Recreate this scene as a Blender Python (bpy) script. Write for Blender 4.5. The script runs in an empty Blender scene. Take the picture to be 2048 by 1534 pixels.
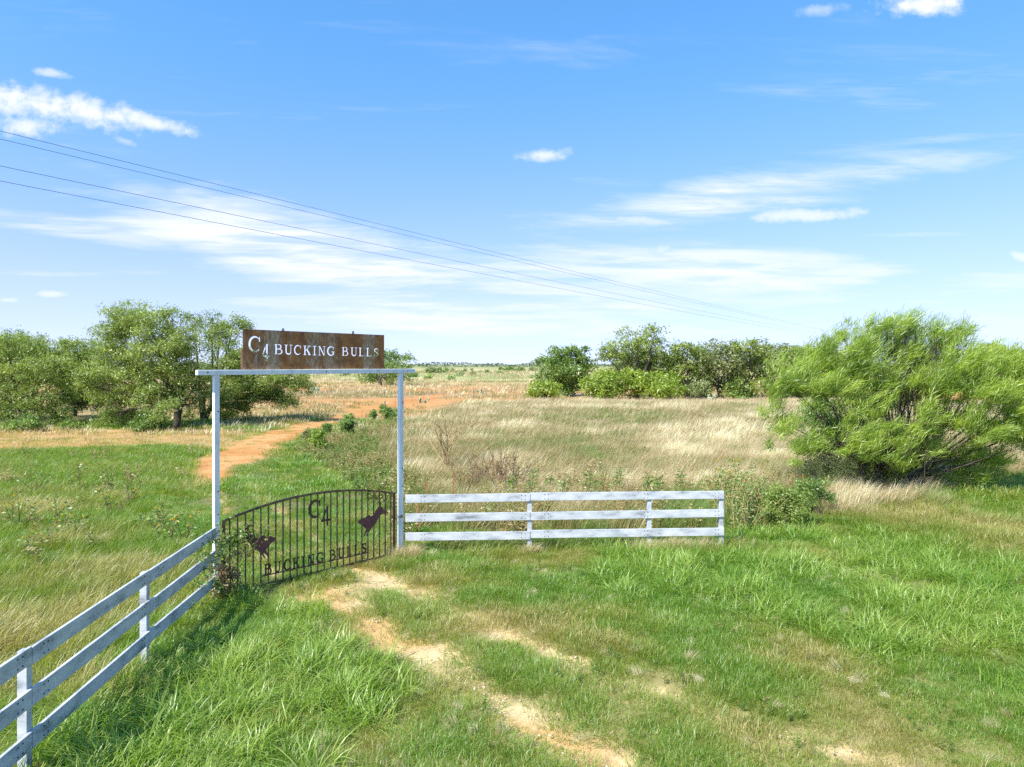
import bpy, math, random
import numpy as np
from mathutils import Vector
random.seed(7)
RNG = np.random.default_rng(11)
SC = bpy.context.scene
COL = SC.collection
R = math.radians

# ------------------------------------------------------------------ camera
F, CH, HY, CX = 1421.0, 4.85, 728.0, 1024.0       # focal (px), camera height, horizon row, centre column
cam_d = bpy.data.cameras.new('camera')
cam = bpy.data.objects.new('camera', cam_d); COL.objects.link(cam)
cam.location = (0, 0, CH); cam.rotation_euler = (R(90), 0, 0)
cam_d.sensor_width = 36.0; cam_d.lens = F / 2048 * 36.0
cam_d.shift_y = -(767 - HY) / 2048
cam_d.clip_start = 0.1; cam_d.clip_end = 20000
SC.camera = cam

# ------------------------------------------------------------------ light
SUN_EL = R(47); SH = Vector((-0.70, -0.714, 0)).normalized()
TO_SUN = Vector((SH.x * math.cos(SUN_EL), SH.y * math.cos(SUN_EL), math.sin(SUN_EL)))
sd = bpy.data.lights.new('sun', 'SUN'); sd.energy = 4.6; sd.angle = R(0.53); sd.color = (1.0, 0.95, 0.86)
so = bpy.data.objects.new('sun', sd); COL.objects.link(so)
so.rotation_euler = TO_SUN.to_track_quat('Z', 'Y').to_euler(); so.location = (-30, -20, 40)
SC.view_settings.view_transform = 'Standard'; SC.view_settings.look = 'None'
SC.view_settings.gamma = 1.0; SC.view_settings.use_curve_mapping = False
SC.view_settings.exposure = 1.0
SC.cycles.max_bounces = 8; SC.cycles.diffuse_bounces = 5; SC.cycles.transmission_bounces = 4
SC.cycles.glossy_bounces = 1; SC.cycles.adaptive_threshold = 0.02; SC.cycles.use_denoising = False
SC.cycles.use_adaptive_sampling = True

# ------------------------------------------------------------------ world: sky and clouds
W = bpy.data.worlds.new('World'); SC.world = W; W.use_nodes = True
NT = W.node_tree; NT.nodes.clear()
W.cycles.sampling_method = 'NONE'
def N(t, **k):
    n = NT.nodes.new(t)
    for a, b in k.items(): setattr(n, a, b)
    return n
def LK(a, b): NT.links.new(a, b)
def val(x, sock):
    if isinstance(x, (int, float)): sock.default_value = x
    else: LK(x, sock)
def M(op, a, b=0.0, c=None, clamp=False):
    n = N('ShaderNodeMath', operation=op, use_clamp=clamp)
    val(a, n.inputs[0]); val(b, n.inputs[1])
    if c is not None: val(c, n.inputs[2])
    return n.outputs[0]
def SS(x, lo, hi):                                   # smoothstep
    n = N('ShaderNodeMapRange', interpolation_type='SMOOTHSTEP')
    val(x, n.inputs[0]); n.inputs[1].default_value = lo; n.inputs[2].default_value = hi
    return n.outputs[0]
sky = N('ShaderNodeTexSky', sky_type='NISHITA'); sky.sun_disc = False
sky.sun_elevation = SUN_EL; sky.sun_rotation = math.atan2(SH.x, SH.y)
sky.altitude = 100; sky.air_density = 1.0; sky.dust_density = 0.6; sky.ozone_density = 2.2
tc = N('ShaderNodeTexCoord')
sep = N('ShaderNodeSeparateXYZ'); LK(tc.outputs['Generated'], sep.inputs[0])
sx, sy, sz = sep.outputs
ay = M('MAXIMUM', M('ABSOLUTE', sy), 0.02)
u = M('DIVIDE', sx, ay); v = M('DIVIDE', sz, ay)
def noise(vec, scale, detail=5, rough=0.55, dist=0.0):
    n = N('ShaderNodeTexNoise'); LK(vec, n.inputs['Vector'])
    n.inputs['Scale'].default_value = scale; n.inputs['Detail'].default_value = detail
    n.inputs['Roughness'].default_value = rough; n.inputs['Distortion'].default_value = dist
    return n.outputs[0]
def comb(a, b, c=0.0):
    n = N('ShaderNodeCombineXYZ'); val(a, n.inputs[0]); val(b, n.inputs[1]); val(c, n.inputs[2]); return n.outputs[0]
uv = comb(u, M('MULTIPLY', v, 1.6))
puff = noise(uv, 17.0, 6, 0.62); puff2 = noise(comb(u, v, 5.0), 52.0, 4, 0.6)
# thin high cloud drawn out along the wind
shear = comb(M('ADD', M('MULTIPLY', u, 0.8), M('MULTIPLY', v, 1.2)), M('MULTIPLY', v, 6.0), 2.0)
streak = noise(shear, 2.3, 8, 0.62, 0.6)
fine = noise(comb(M('ADD', M('MULTIPLY', u, 1.5), M('MULTIPLY', v, 2.2)), M('MULTIPLY', v, 16.0), 8.0), 3.2, 7, 0.62, 0.3)
def blob(px, py, rx, ry, rot, warp, wamt, lo, hi):
    u0 = (px - CX) / F; v0 = (HY - py) / F; c, s = math.cos(rot), math.sin(rot)
    du = M('SUBTRACT', u, u0); dv = M('SUBTRACT', v, v0)
    a = M('DIVIDE', M('ADD', M('MULTIPLY', du, c), M('MULTIPLY', dv, s)), rx / F)
    b = M('DIVIDE', M('SUBTRACT', M('MULTIPLY', dv, c), M('MULTIPLY', du, s)), ry / F)
    e = M('SQRT', M('ADD', M('MULTIPLY', a, a), M('MULTIPLY', b, b)))
    e = M('ADD', e, M('MULTIPLY', M('SUBTRACT', warp, 0.5), wamt))
    n = N('ShaderNodeMapRange', interpolation_type='SMOOTHSTEP'); LK(e, n.inputs[0])
    n.inputs[1].default_value = hi; n.inputs[2].default_value = lo
    n.inputs[3].default_value = 0.0; n.inputs[4].default_value = 1.0
    return n.outputs[0]
warp = M('ADD', M('MULTIPLY', puff, 0.6), M('MULTIPLY', puff2, 0.4))
cum = 0.0
for (px, py, rx, ry, rot, amt) in [
        (60, 205, 120, 38, -0.12, 1.0), (190, 225, 110, 32, -0.25, 1.0), (55, 255, 70, 28, 0, .85), (300, 245, 100, 18, -0.22, .9),
        (108, 147, 48, 10, -0.15, .6), (250, 282, 26, 9, -0.3, .4), (1080, 312, 62, 15, 0.1, .85), (1845, 8, 105, 26, 0.1, 1.0),
        (1640, 20, 55, 14, 0.1, .45), (100, 588, 36, 10, 0, .7), (15, 600, 40, 9, 0, .7), (1170, 598, 60, 13, 0, .55),
        (1320, 500, 40, 18, 0.3, .6), (1680, 545, 65, 18, 0, .6), (1610, 430, 150, 16, 0.03, .75), (1320, 405, 45, 12, 0.3, .45),
        (1300, 442, 110, 10, -0.05, .55), (2040, 512, 40, 12, -0.3, .7), (1880, 640, 60, 16, 0, .45), (1030, 668, 60, 10, 0, .4)]:
    m = M('MULTIPLY', blob(px, py, rx, ry, rot, warp, 3.2, 0.0, 1.2), amt)
    cum = m if isinstance(cum, float) else M('MAXIMUM', cum, m)
veil = 0.0
for (px, py, rx, ry, rot, amt) in [
        (720, 540, 420, 80, -0.22, 1.0), (1000, 605, 560, 80, -0.02, .9), (1500, 560, 520, 70, -0.05, .95),
        (1480, 388, 420, 46, 0.17, 1.0), (170, 460, 260, 22, -0.16, .6), (120, 547, 260, 10, 0.0, .6),
        (330, 395, 200, 20, -0.35, .3), (1750, 620, 500, 60, 0, .6), (1800, 470, 200, 10, 0.02, .4)]:
    m = M('MULTIPLY', blob(px, py, rx, ry, rot, streak, 3.0, 0.1, 1.55), amt)
    veil = m if isinstance(veil, float) else M('MAXIMUM', veil, m)
veil = M('MULTIPLY', veil, M('ADD', 0.32, M('MULTIPLY', SS(fine, 0.36, 0.62), 0.68)))
# the same thin cloud goes on round the whole sky
wide = M('MULTIPLY', SS(streak, 0.52, 0.80), M('MULTIPLY', SS(fine, 0.35, 0.7), 0.35))
lowhaze = M('MULTIPLY', M('POWER', M('SUBTRACT', 1.0, M('ABSOLUTE', sz), clamp=True), 9.0), 0.5)
cl = M('MAXIMUM', M('MAXIMUM', cum, veil), M('MAXIMUM', wide, lowhaze), clamp=True)
lift = comb(sx, sy, M('ADD', M('MULTIPLY', M('MAXIMUM', sz, 0.0), 0.85), 0.14))
nrm = N('ShaderNodeVectorMath', operation='NORMALIZE'); LK(lift, nrm.inputs[0]); LK(nrm.outputs[0], sky.inputs[0])
tint = N('ShaderNodeMix', data_type='RGBA', blend_type='MULTIPLY'); tint.inputs[0].default_value = 1.0
LK(sky.outputs[0], tint.inputs[6]); tcol = N('ShaderNodeMix', data_type='RGBA'); LK(SS(sz, 0.0, 0.45), tcol.inputs[0])
tcol.inputs[6].default_value = (0.98, 0.88, 1.08, 1); tcol.inputs[7].default_value = (0.56, 0.99, 1.22, 1); LK(tcol.outputs[2], tint.inputs[7])
skymix = N('ShaderNodeMix', data_type='RGBA')
LK(cl, skymix.inputs[0]); LK(tint.outputs[2], skymix.inputs[6])
skymix.inputs[7].default_value = (4.0, 4.15, 4.4, 1)
bg = N('ShaderNodeBackground'); LK(skymix.outputs[2], bg.inputs[0]); bg.inputs[1].default_value = 0.13
wo = N('ShaderNodeOutputWorld'); LK(bg.outputs[0], wo.inputs[0])

# ------------------------------------------------------------------ helpers
def tag(o, label=None, cat=None, group=None, kind=None):
    if label: o['label'] = label
    if cat: o['category'] = cat
    if group: o['group'] = group
    if kind: o['kind'] = kind
    return o
def empty(name, loc=(0, 0, 0)):
    o = bpy.data.objects.new(name, None); COL.objects.link(o); o.location = loc; o.empty_display_size = 0.3
    return o
def G(px, py, z=0.0):                                # where a picture point lies on the ground
    D = F * (CH - z) / (py - HY)
    return np.array([(px - CX) * D / F, D])
def depth(py): return F * CH / (py - HY)
_T = RNG.random((256, 256))
def vnoise(x, y):
    x = np.asarray(x, float); y = np.asarray(y, float)
    i = np.floor(x).astype(int); j = np.floor(y).astype(int); a = x - i; b = y - j
    a = a * a * (3 - 2 * a); b = b * b * (3 - 2 * b)
    t = lambda p, q: _T[p & 255, q & 255]
    return (t(i, j) * (1 - a) + t(i + 1, j) * a) * (1 - b) + (t(i, j + 1) * (1 - a) + t(i + 1, j + 1) * a) * b
def fbm(x, y, o=4, off=0.0):
    s = 0; w = 0; k = 1.0
    for n in range(o):
        s = s + k * vnoise(x * 2 ** n + 17.3 * n + off, y * 2 ** n - 9.1 * n + off * 1.7); w += k; k *= .55
    return s / w
def mesh_np(name, V, faces, mat=None, attrs=None, smooth=False):
    """faces: (n,3) or (n,4) integer array"""
    V = np.asarray(V, np.float32); faces = np.asarray(faces, np.int32)
    me = bpy.data.meshes.new(name)
    me.vertices.add(len(V)); me.vertices.foreach_set('co', V.ravel())
    k = faces.shape[1]
    me.loops.add(faces.size); me.loops.foreach_set('vertex_index', faces.ravel())
    me.polygons.add(len(faces)); me.polygons.foreach_set('loop_start', np.arange(len(faces), dtype=np.int32) * k)
    if smooth: me.polygons.foreach_set('use_smooth', np.ones(len(faces), dtype=bool))
    me.update(calc_edges=True)
    for n, a in (attrs or {}).items():
        a = np.asarray(a, np.float32)
        if a.ndim == 1:
            me.attributes.new(n, 'FLOAT', 'POINT').data.foreach_set('value', a)
        else:
            me.attributes.new(n, 'FLOAT_COLOR', 'POINT').data.foreach_set('color', a.ravel())
    if mat: me.materials.append(mat)
    return me
def link(name, me, parent=None):
    o = bpy.data.objects.new(name, me); COL.objects.link(o)
    if parent: o.parent = parent
    return o
class MB:                                             # gathers boxes, tubes and prisms into one mesh
    def __init__(s): s.v = []; s.f = []
    def add(s, v, f):
        b = len(s.v); s.v += [tuple(map(float, p)) for p in v]; s.f += [tuple(i + b for i in q) for q in f]
    def box(s, o, ax, ay, az):
        o, ax, ay, az = map(Vector, (o, ax, ay, az))  # o = centre, half axes
        if ax.cross(ay).dot(az) < 0: az = -az
        c = [o + ax * i + ay * j + az * k for k in (-1, 1) for j in (-1, 1) for i in (-1, 1)]
        s.add(c, [(0, 2, 3, 1), (4, 5, 7, 6), (0, 1, 5, 4), (2, 6, 7, 3), (0, 4, 6, 2), (1, 3, 7, 5)])
    def tube(s, pts, rad, n=6, cap=True):
        pts = [Vector(p) for p in pts]; m = len(pts)
        if not hasattr(rad, '__len__'): rad = [rad] * m
        ref = Vector((0.31, 0.52, 0.79)); v = []; f = []
        for i, p in enumerate(pts):
            d = (pts[min(i + 1, m - 1)] - pts[max(i - 1, 0)]).normalized()
            a = d.cross(ref)
            if a.length < 1e-3: a = d.cross(Vector((1, 0, 0)))
            a.normalize(); b = d.cross(a)
            v += [p + (a * math.cos(t) + b * math.sin(t)) * rad[i] for t in (2 * math.pi * k / n for k in range(n))]
        for i in range(m - 1):
            f += [(i * n + k, i * n + (k + 1) % n, (i + 1) * n + (k + 1) % n, (i + 1) * n + k) for k in range(n)]
        if cap: f += [tuple(range(n))[::-1], tuple((m - 1) * n + k for k in range(n))]
        s.add(v, f)
    def prism(s, poly, fn, h0, h1):                   # poly in a plane, fn(a, b, h) -> point
        ar = sum(p[0] * q[1] - q[0] * p[1] for p, q in zip(poly, poly[1:] + poly[:1]))
        if ar < 0: poly = poly[::-1]
        n = len(poly); v = [fn(a, b, h0) for a, b in poly] + [fn(a, b, h1) for a, b in poly]
        f = [tuple(range(n))[::-1], tuple(range(n, 2 * n))]
        f += [(i, (i + 1) % n, n + (i + 1) % n, n + i) for i in range(n)]
        s.add(v, f)
    def mesh(s, name, mat, smooth=False, bevel=0):
        me = bpy.data.meshes.new(name); me.from_pydata(s.v, [], s.f); me.update()
        if mat: me.materials.append(mat)
        if smooth:
            for p in me.polygons: p.use_smooth = True
        return me
    def build(s, name, mat, parent=None, smooth=False, bevel=0):
        o = link(name, s.mesh(name, mat, smooth), parent)
        if bevel:
            b = o.modifiers.new('edge', 'BEVEL'); b.width = bevel; b.segments = 2; b.limit_method = 'ANGLE'
        return o

# ------------------------------------------------------------------ materials
def new_mat(name):
    m = bpy.data.materials.new(name); m.use_nodes = True; m.node_tree.nodes.clear(); return m, m.node_tree
def ramp(nt, fac, stops):
    r = nt.nodes.new('ShaderNodeValToRGB'); e = r.color_ramp.elements
    while len(e) < len(stops): e.new(0.5)
    for k, (p, c) in enumerate(stops): e[k].position = p; e[k].color = (*c, 1)
    nt.links.new(fac, r.inputs[0]); return r.outputs[0]
def nmath(nt, op, a, b):
    n = nt.nodes.new('ShaderNodeMath'); n.operation = op
    for k, x in enumerate((a, b)):
        if isinstance(x, (int, float)): n.inputs[k].default_value = x
        else: nt.links.new(x, n.inputs[k])
    return n.outputs[0]
def nnoise(nt, scale, detail=4, rough=.55, stretch=None, obj=True):
    t = nt.nodes.new('ShaderNodeTexCoord'); src = t.outputs['Object']
    if stretch:
        mp = nt.nodes.new('ShaderNodeMapping'); mp.inputs['Scale'].default_value = stretch
        nt.links.new(src, mp.inputs[0]); src = mp.outputs[0]
    n = nt.nodes.new('ShaderNodeTexNoise'); nt.links.new(src, n.inputs['Vector'])
    n.inputs['Scale'].default_value = scale; n.inputs['Detail'].default_value = detail
    n.inputs['Roughness'].default_value = rough; return n.outputs[0]
def leaf_mat(name, stops, trans=0.35, instanced=False, var=0.5):
    """blade or leaf: colour by its own random value (and by the tint of its clump), light shining through"""
    m, nt = new_mat(name)
    a = nt.nodes.new('ShaderNodeAttribute'); a.attribute_name = 'bl'
    fac = a.outputs['Fac']
    if instanced:
        b = nt.nodes.new('ShaderNodeAttribute'); b.attribute_name = 'tint'; b.attribute_type = 'INSTANCER'
        fac = nmath(nt, 'ADD', b.outputs['Fac'], nmath(nt, 'MULTIPLY', nmath(nt, 'SUBTRACT', fac, 0.5), var))
    c = ramp(nt, fac, stops)
    d = nt.nodes.new('ShaderNodeBsdfDiffuse'); nt.links.new(c, d.inputs[0])
    t = nt.nodes.new('ShaderNodeBsdfTranslucent')
    g = nt.nodes.new('ShaderNodeMix'); g.data_type = 'RGBA'; g.blend_type = 'MULTIPLY'; g.inputs[0].default_value = 1
    nt.links.new(c, g.inputs[6]); g.inputs[7].default_value = (1.15, 1.2, 0.6, 1); nt.links.new(g.outputs[2], t.inputs[0])
    x = nt.nodes.new('ShaderNodeMixShader'); x.inputs[0].default_value = trans
    nt.links.new(d.outputs[0], x.inputs[1]); nt.links.new(t.outputs[0], x.inputs[2])
    gl = nt.nodes.new('ShaderNodeBsdfGlossy'); gl.inputs['Roughness'].default_value = 0.45; gl.inputs[0].default_value = (1, 1, 1, 1)
    y = nt.nodes.new('ShaderNodeMixShader'); y.inputs[0].default_value = 0.04
    nt.links.new(x.outputs[0], y.inputs[1]); nt.links.new(gl.outputs[0], y.inputs[2])
    o = nt.nodes.new('ShaderNodeOutputMaterial'); nt.links.new(y.outputs[0], o.inputs[0])
    return m
def solid(name, stops, scale=6, rough=0.6, metal=0.0, stretch=None, bump=0.2, detail=5, spec=0.4):
    m, nt = new_mat(name)
    n = nnoise(nt, scale, detail, .6, stretch)
    c = ramp(nt, n, stops)
    p = nt.nodes.new('ShaderNodeBsdfPrincipled'); nt.links.new(c, p.inputs['Base Color'])
    p.inputs['Roughness'].default_value = rough; p.inputs['Metallic'].default_value = metal
    p.inputs['Specular IOR Level'].default_value = spec
    b = nt.nodes.new('ShaderNodeBump'); b.inputs['Strength'].default_value = bump; b.inputs['Distance'].default_value = 0.01
    nt.links.new(n, b.inputs['Height']); nt.links.new(b.outputs[0], p.inputs['Normal'])
    o = nt.nodes.new('ShaderNodeOutputMaterial'); nt.links.new(p.outputs[0], o.inputs[0])
    return m
WHITE = solid('white_paint', [(.30, (.18, .19, .21)), (.44, (.38, .40, .43)), (.58, (.49, .50, .52)), (.75, (.56, .565, .58))], 2.4, .5, 0, (1, 1, 2.5), .25, 7)
STEEL = solid('white_steel', [(.3, (.50, .53, .56)), (.5, (.66, .68, .70)), (.75, (.76, .77, .78))], 2.5, .42, 0, (2, 2, .6), .1, 6)
BOLT = solid('dark_bolt', [(.3, (.03, .03, .03)), (.7, (.08, .07, .06))], 30, .5, .6)
RUST = solid('rusty_iron', [(.3, (.06, .036, .024)), (.5, (.14, .070, .038)), (.7, (.28, .13, .06))], 9, .75, 0, (1, 1, .5), .4)
DARKI = solid('dark_iron', [(.3, (.035, .022, .016)), (.7, (.095, .05, .032))], 9, .7)
PLATE = solid('maroon_plate', [(.3, (.10, .036, .036)), (.6, (.14, .052, .05)), (.8, (.19, .08, .06))], 6, .6)
BARK = solid('bark', [(.3, (.035, .028, .022)), (.6, (.085, .068, .052)), (.8, (.15, .125, .10))], 14, .9, 0, (1, 1, .3), .6)
TWIG = solid('dry_twig', [(.3, (.24, .17, .08)), (.7, (.46, .34, .16))], 12, .9)
DEADTW = solid('dead_brown', [(.3, (.12, .07, .045)), (.7, (.28, .16, .10))], 12, .9)
WIREM = solid('wire', [(.3, (.06, .10, .12)), (.7, (.10, .15, .17))], 5, .6, 0)
TPOST = solid('rusted_post', [(.3, (.16, .07, .03)), (.7, (.36, .17, .07))], 14, .85)
WOODP = solid('weathered_wood', [(.3, (.12, .10, .08)), (.7, (.28, .24, .19))], 12, .9, 0, (1, 1, .2))
def sign_material():
    m, nt = new_mat('rusted_sheet')
    big = nnoise(nt, 2.2, 3, .5, (1, 1, .10)); fine = nnoise(nt, 26, 5, .65, (1, 1, .28)); mid = nnoise(nt, 5, 5, .6)
    rust = ramp(nt, mid, [(.3, (.14, .050, .013)), (.5, (.27, .105, .024)), (.72, (.38, .175, .045))])
    grey = ramp(nt, fine, [(.35, (.22, .13, .06)), (.52, (.36, .27, .17)), (.68, (.54, .47, .37))])
    mx = nt.nodes.new('ShaderNodeMapRange'); nt.links.new(nmath(nt, 'ADD', nmath(nt, 'MULTIPLY', big, .75), nmath(nt, 'MULTIPLY', fine, .25)), mx.inputs[0])
    mx.inputs[1].default_value = .475; mx.inputs[2].default_value = .585
    c = nt.nodes.new('ShaderNodeMix'); c.data_type = 'RGBA'
    nt.links.new(nmath(nt, 'MULTIPLY', mx.outputs[0], .75), c.inputs[0]); nt.links.new(rust, c.inputs[6]); nt.links.new(grey, c.inputs[7])
    p = nt.nodes.new('ShaderNodeBsdfPrincipled'); nt.links.new(c.outputs[2], p.inputs['Base Color']); p.inputs['Roughness'].default_value = .7
    o = nt.nodes.new('ShaderNodeOutputMaterial'); nt.links.new(p.outputs[0], o.inputs[0]); return m
SIGN = sign_material()

MESQ = leaf_mat('mesquite_leaf', [(.0, (.115, .175, .034)), (.5, (.25, .325, .066)), (1., (.43, .49, .128))], 0.46)
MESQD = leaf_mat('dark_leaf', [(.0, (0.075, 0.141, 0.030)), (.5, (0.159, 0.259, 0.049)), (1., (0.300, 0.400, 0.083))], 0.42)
MESQG = leaf_mat('grey_leaf', [(.0, (0.132, 0.171, 0.062)), (.5, (0.233, 0.279, 0.101)), (1., (0.358, 0.389, 0.171))], 0.42)
LIME = leaf_mat('lime_leaf', [(.0, (0.138, 0.220, 0.024)), (.5, (0.261, 0.358, 0.041)), (1., (0.413, 0.495, 0.083))], 0.48)
RETA = leaf_mat('retama_leaf', [(.0, (0.137, 0.218, 0.024)), (.5, (0.287, 0.397, 0.041)), (1., (0.465, 0.560, 0.082))], 0.52)
FARL = leaf_mat('far_leaf', [(.0, (.045, .07, .035)), (.5, (.075, .105, .05)), (1., (.12, .145, .07))], .2)
FORB = leaf_mat('forb_leaf', [(.0, (0.100, 0.200, 0.032)), (.5, (0.186, 0.300, 0.057)), (1., (0.315, 0.400, 0.100))], 0.45)
DEADL = leaf_mat('dead_leaf', [(.0, (.12, .075, .04)), (.5, (.24, .16, .085)), (1., (.38, .29, .16))], .3)
YELLOW = leaf_mat('yellow_petal', [(.0, (.65, .42, .02)), (1., (.80, .58, .04))], .3)
CACT = leaf_mat('cactus_skin', [(.0, (.12, .18, .09)), (1., (.30, .36, .24))], .0)

# ------------------------------------------------------------------ lie of the land
def poly_sd(X, Y, poly):                               # signed distance in metres, positive inside
    P = np.array(poly); d = np.full(X.shape, 1e9); ins = np.zeros(X.shape, bool)
    for a, b in zip(P, np.roll(P, -1, 0)):
        e = b - a; wx = X - a[0]; wy = Y - a[1]
        t = np.clip((wx * e[0] + wy * e[1]) / (e @ e + 1e-9), 0, 1)
        d = np.minimum(d, np.hypot(wx - e[0] * t, wy - e[1] * t))
        c = ((a[1] > Y) != (b[1] > Y)) & (X < (b[0] - a[0]) * (Y - a[1]) / (b[1] - a[1] + 1e-12) + a[0]); ins ^= c
    return np.where(ins, d, -d)
def line_d(X, Y, pts):
    d = np.full(X.shape, 1e9); P = np.array(pts)
    for a, b in zip(P[:-1], P[1:]):
        e = b - a; wx = X - a[0]; wy = Y - a[1]
        t = np.clip((wx * e[0] + wy * e[1]) / (e @ e + 1e-9), 0, 1)
        d = np.minimum(d, np.hypot(wx - e[0] * t, wy - e[1] * t))
    return d
def gpoly(l): return [tuple(G(*p)) for p in l]
def sstep(x, a, b):
    t = np.clip((x - a) / (b - a), 0, 1); return t * t * (3 - 2 * t)
P_ROAD = gpoly([(385, 922), (430, 905), (470, 886), (530, 864), (590, 850), (640, 841), (700, 823), (760, 811), (805, 800), (850, 792), (905, 785),
                (900, 791), (850, 803), (800, 815), (740, 832), (660, 851), (615, 868), (590, 881), (560, 894), (530, 915), (500, 926), (455, 938), (445, 968), (400, 972), (375, 948)])
P_FIELD = gpoly([(812, 1060), (800, 930), (765, 880), (808, 850), (875, 824), (950, 812), (1100, 807), (1560, 809), (2300, 812), (3300, 830), (3000, 930), (2100, 940), (1850, 975), (1650, 1010), (1540, 1040), (1450, 1070)])
P_WEED = gpoly([(800, 1092), (780, 1010), (720, 985), (670, 950), (610, 915), (605, 892), (655, 880), (745, 858), (800, 846), (815, 900), (816, 1085)])
P_INNER = gpoly([(560, 905), (610, 885), (660, 945), (720, 985), (790, 1030), (790, 1100), (500, 1190), (440, 1180), (430, 1090), (300, 1060), (290, 1000), (400, 985), (450, 965), (500, 930)])
P_GREENL = gpoly([(100, 925), (240, 898), (330, 890), (400, 905), (370, 925), (300, 935), (180, 940)])
P_STRIP = gpoly([(-900, 905), (-900, 868), (0, 862), (420, 858), (520, 866), (430, 902), (330, 890), (180, 900), (0, 905)])
P_PAST = gpoly([(-1500, 905), (0, 903), (200, 898), (400, 900), (400, 985), (430, 1090), (430, 1180), (60, 1520), (-200, 1900), (-4000, 1900)])
P_LUSHL = gpoly([(430, 1190), (560, 1200), (680, 1240), (760, 1310), (800, 1380), (770, 1440), (680, 1480), (560, 1560), (300, 1800), (-100, 1900), (40, 1534), (300, 1290)])
P_LUSHR = gpoly([(1180, 1120), (1300, 1085), (1450, 1070), (1600, 1060), (1750, 1075), (1900, 1120), (2048, 1130), (2400, 1200), (2500, 1420), (2048, 1400), (1850, 1350), (1640, 1290), (1450, 1220), (1250, 1190)])
P_GREYR = gpoly([(1640, 1030), (1850, 1000), (2048, 975), (2900, 960), (3200, 1100), (2200, 1150), (1900, 1120), (1750, 1072)])
P_BLOND = gpoly([(1630, 1010), (1680, 975), (1760, 955), (1860, 960), (1900, 985), (1860, 1010), (1720, 1035), (1640, 1040)])
P_RED = gpoly([(800, 852), (808, 824), (850, 802), (950, 781), (1050, 776), (1100, 790), (960, 801), (905, 812), (860, 846)])
RUTS_FG = [([G(*p) for p in [(590, 1195), (650, 1180), (720, 1240), (800, 1300), (870, 1320), (930, 1370), (990, 1400), (1090, 1450), (1200, 1520), (1300, 1640), (1500, 1900)]], .50),
           ([G(*p) for p in [(700, 1135), (780, 1165), (880, 1205), (960, 1245), (1040, 1285), (1110, 1310)]], .40),
           ([G(*p) for p in [(1110, 1310), (1250, 1365), (1390, 1425), (1560, 1480), (1740, 1515), (1900, 1545), (2300, 1640)]], .13)]
RUTS_IN = [([G(*p) for p in [(430, 968), (440, 1010), (480, 1070), (540, 1130), (600, 1185)]], .35),
           ([G(*p) for p in [(480, 945), (520, 990), (580, 1040), (650, 1095), (705, 1132)]], .32)]
def gz(X, Y):
    X = np.asarray(X, float); Y = np.asarray(Y, float)
    return 0.05 * (fbm(X / 3.5, Y / 3.5, 3) - .5) + 0.10 * (vnoise(X / 14 + 3, Y / 14) - .5)
def zones(X, Y):
    w = (fbm(X / 1.1, Y / 1.1, 4) - .5)
    near = np.clip(Y / 25, .25, 4)
    wx = w * 1.4 * near
    z = {}
    z['road'] = sstep(poly_sd(X, Y, P_ROAD) + wx * .6 + .2, -.35, .5)
    fg = np.zeros(X.shape); patch = .62 * fbm(X / 1.1 + 5, Y / 1.1, 4) + .38 * fbm(X / .22 + 9, Y / .22, 3)
    for pts, wd in RUTS_FG:
        d = line_d(X, Y, pts); fg = np.maximum(fg, sstep(wd - d + (patch - .50) * 2.1, 0.0, .20))
    z['fg'] = fg
    ri = np.zeros(X.shape)
    for pts, wd in RUTS_IN:
        d = line_d(X, Y, pts); ri = np.maximum(ri, sstep(wd - d + (patch - .56) * 2.0, -.1, .35) * .85)
    z['in'] = ri
    for k, p in (('field', P_FIELD), ('weed', P_WEED), ('inner', P_INNER), ('greenl', P_GREENL), ('strip', P_STRIP), ('past', P_PAST),
                 ('lushl', P_LUSHL), ('lushr', P_LUSHR), ('greyr', P_GREYR), ('blond', P_BLOND), ('red', P_RED)):
        z[k] = sstep(poly_sd(X, Y, p) + wx, -.5, .6)
    z['dirt'] = np.clip(np.maximum(np.maximum(z['road'], z['fg']), z['in']), 0, 1)
    z['track'] = np.full(X.shape, 9.0)
    for pts, wd in RUTS_FG: z['track'] = np.minimum(z['track'], line_d(X, Y, pts))
    z['green'] = np.maximum(sstep(1 - np.hypot((X - G(1230, 845)[0]) / 9, (Y - G(1230, 845)[1]) / 9) + w, 0, .6),
                            sstep(1 - np.hypot((X - G(1120, 905)[0]) / 8, (Y - G(1120, 905)[1]) / 5) + w, 0, .6) * .7)
    far = sstep(Y, 62, 85)
    z['far'] = far
    return z
def mixc(a, b, t): return a + (np.asarray(b) - a) * t[..., None]
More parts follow.
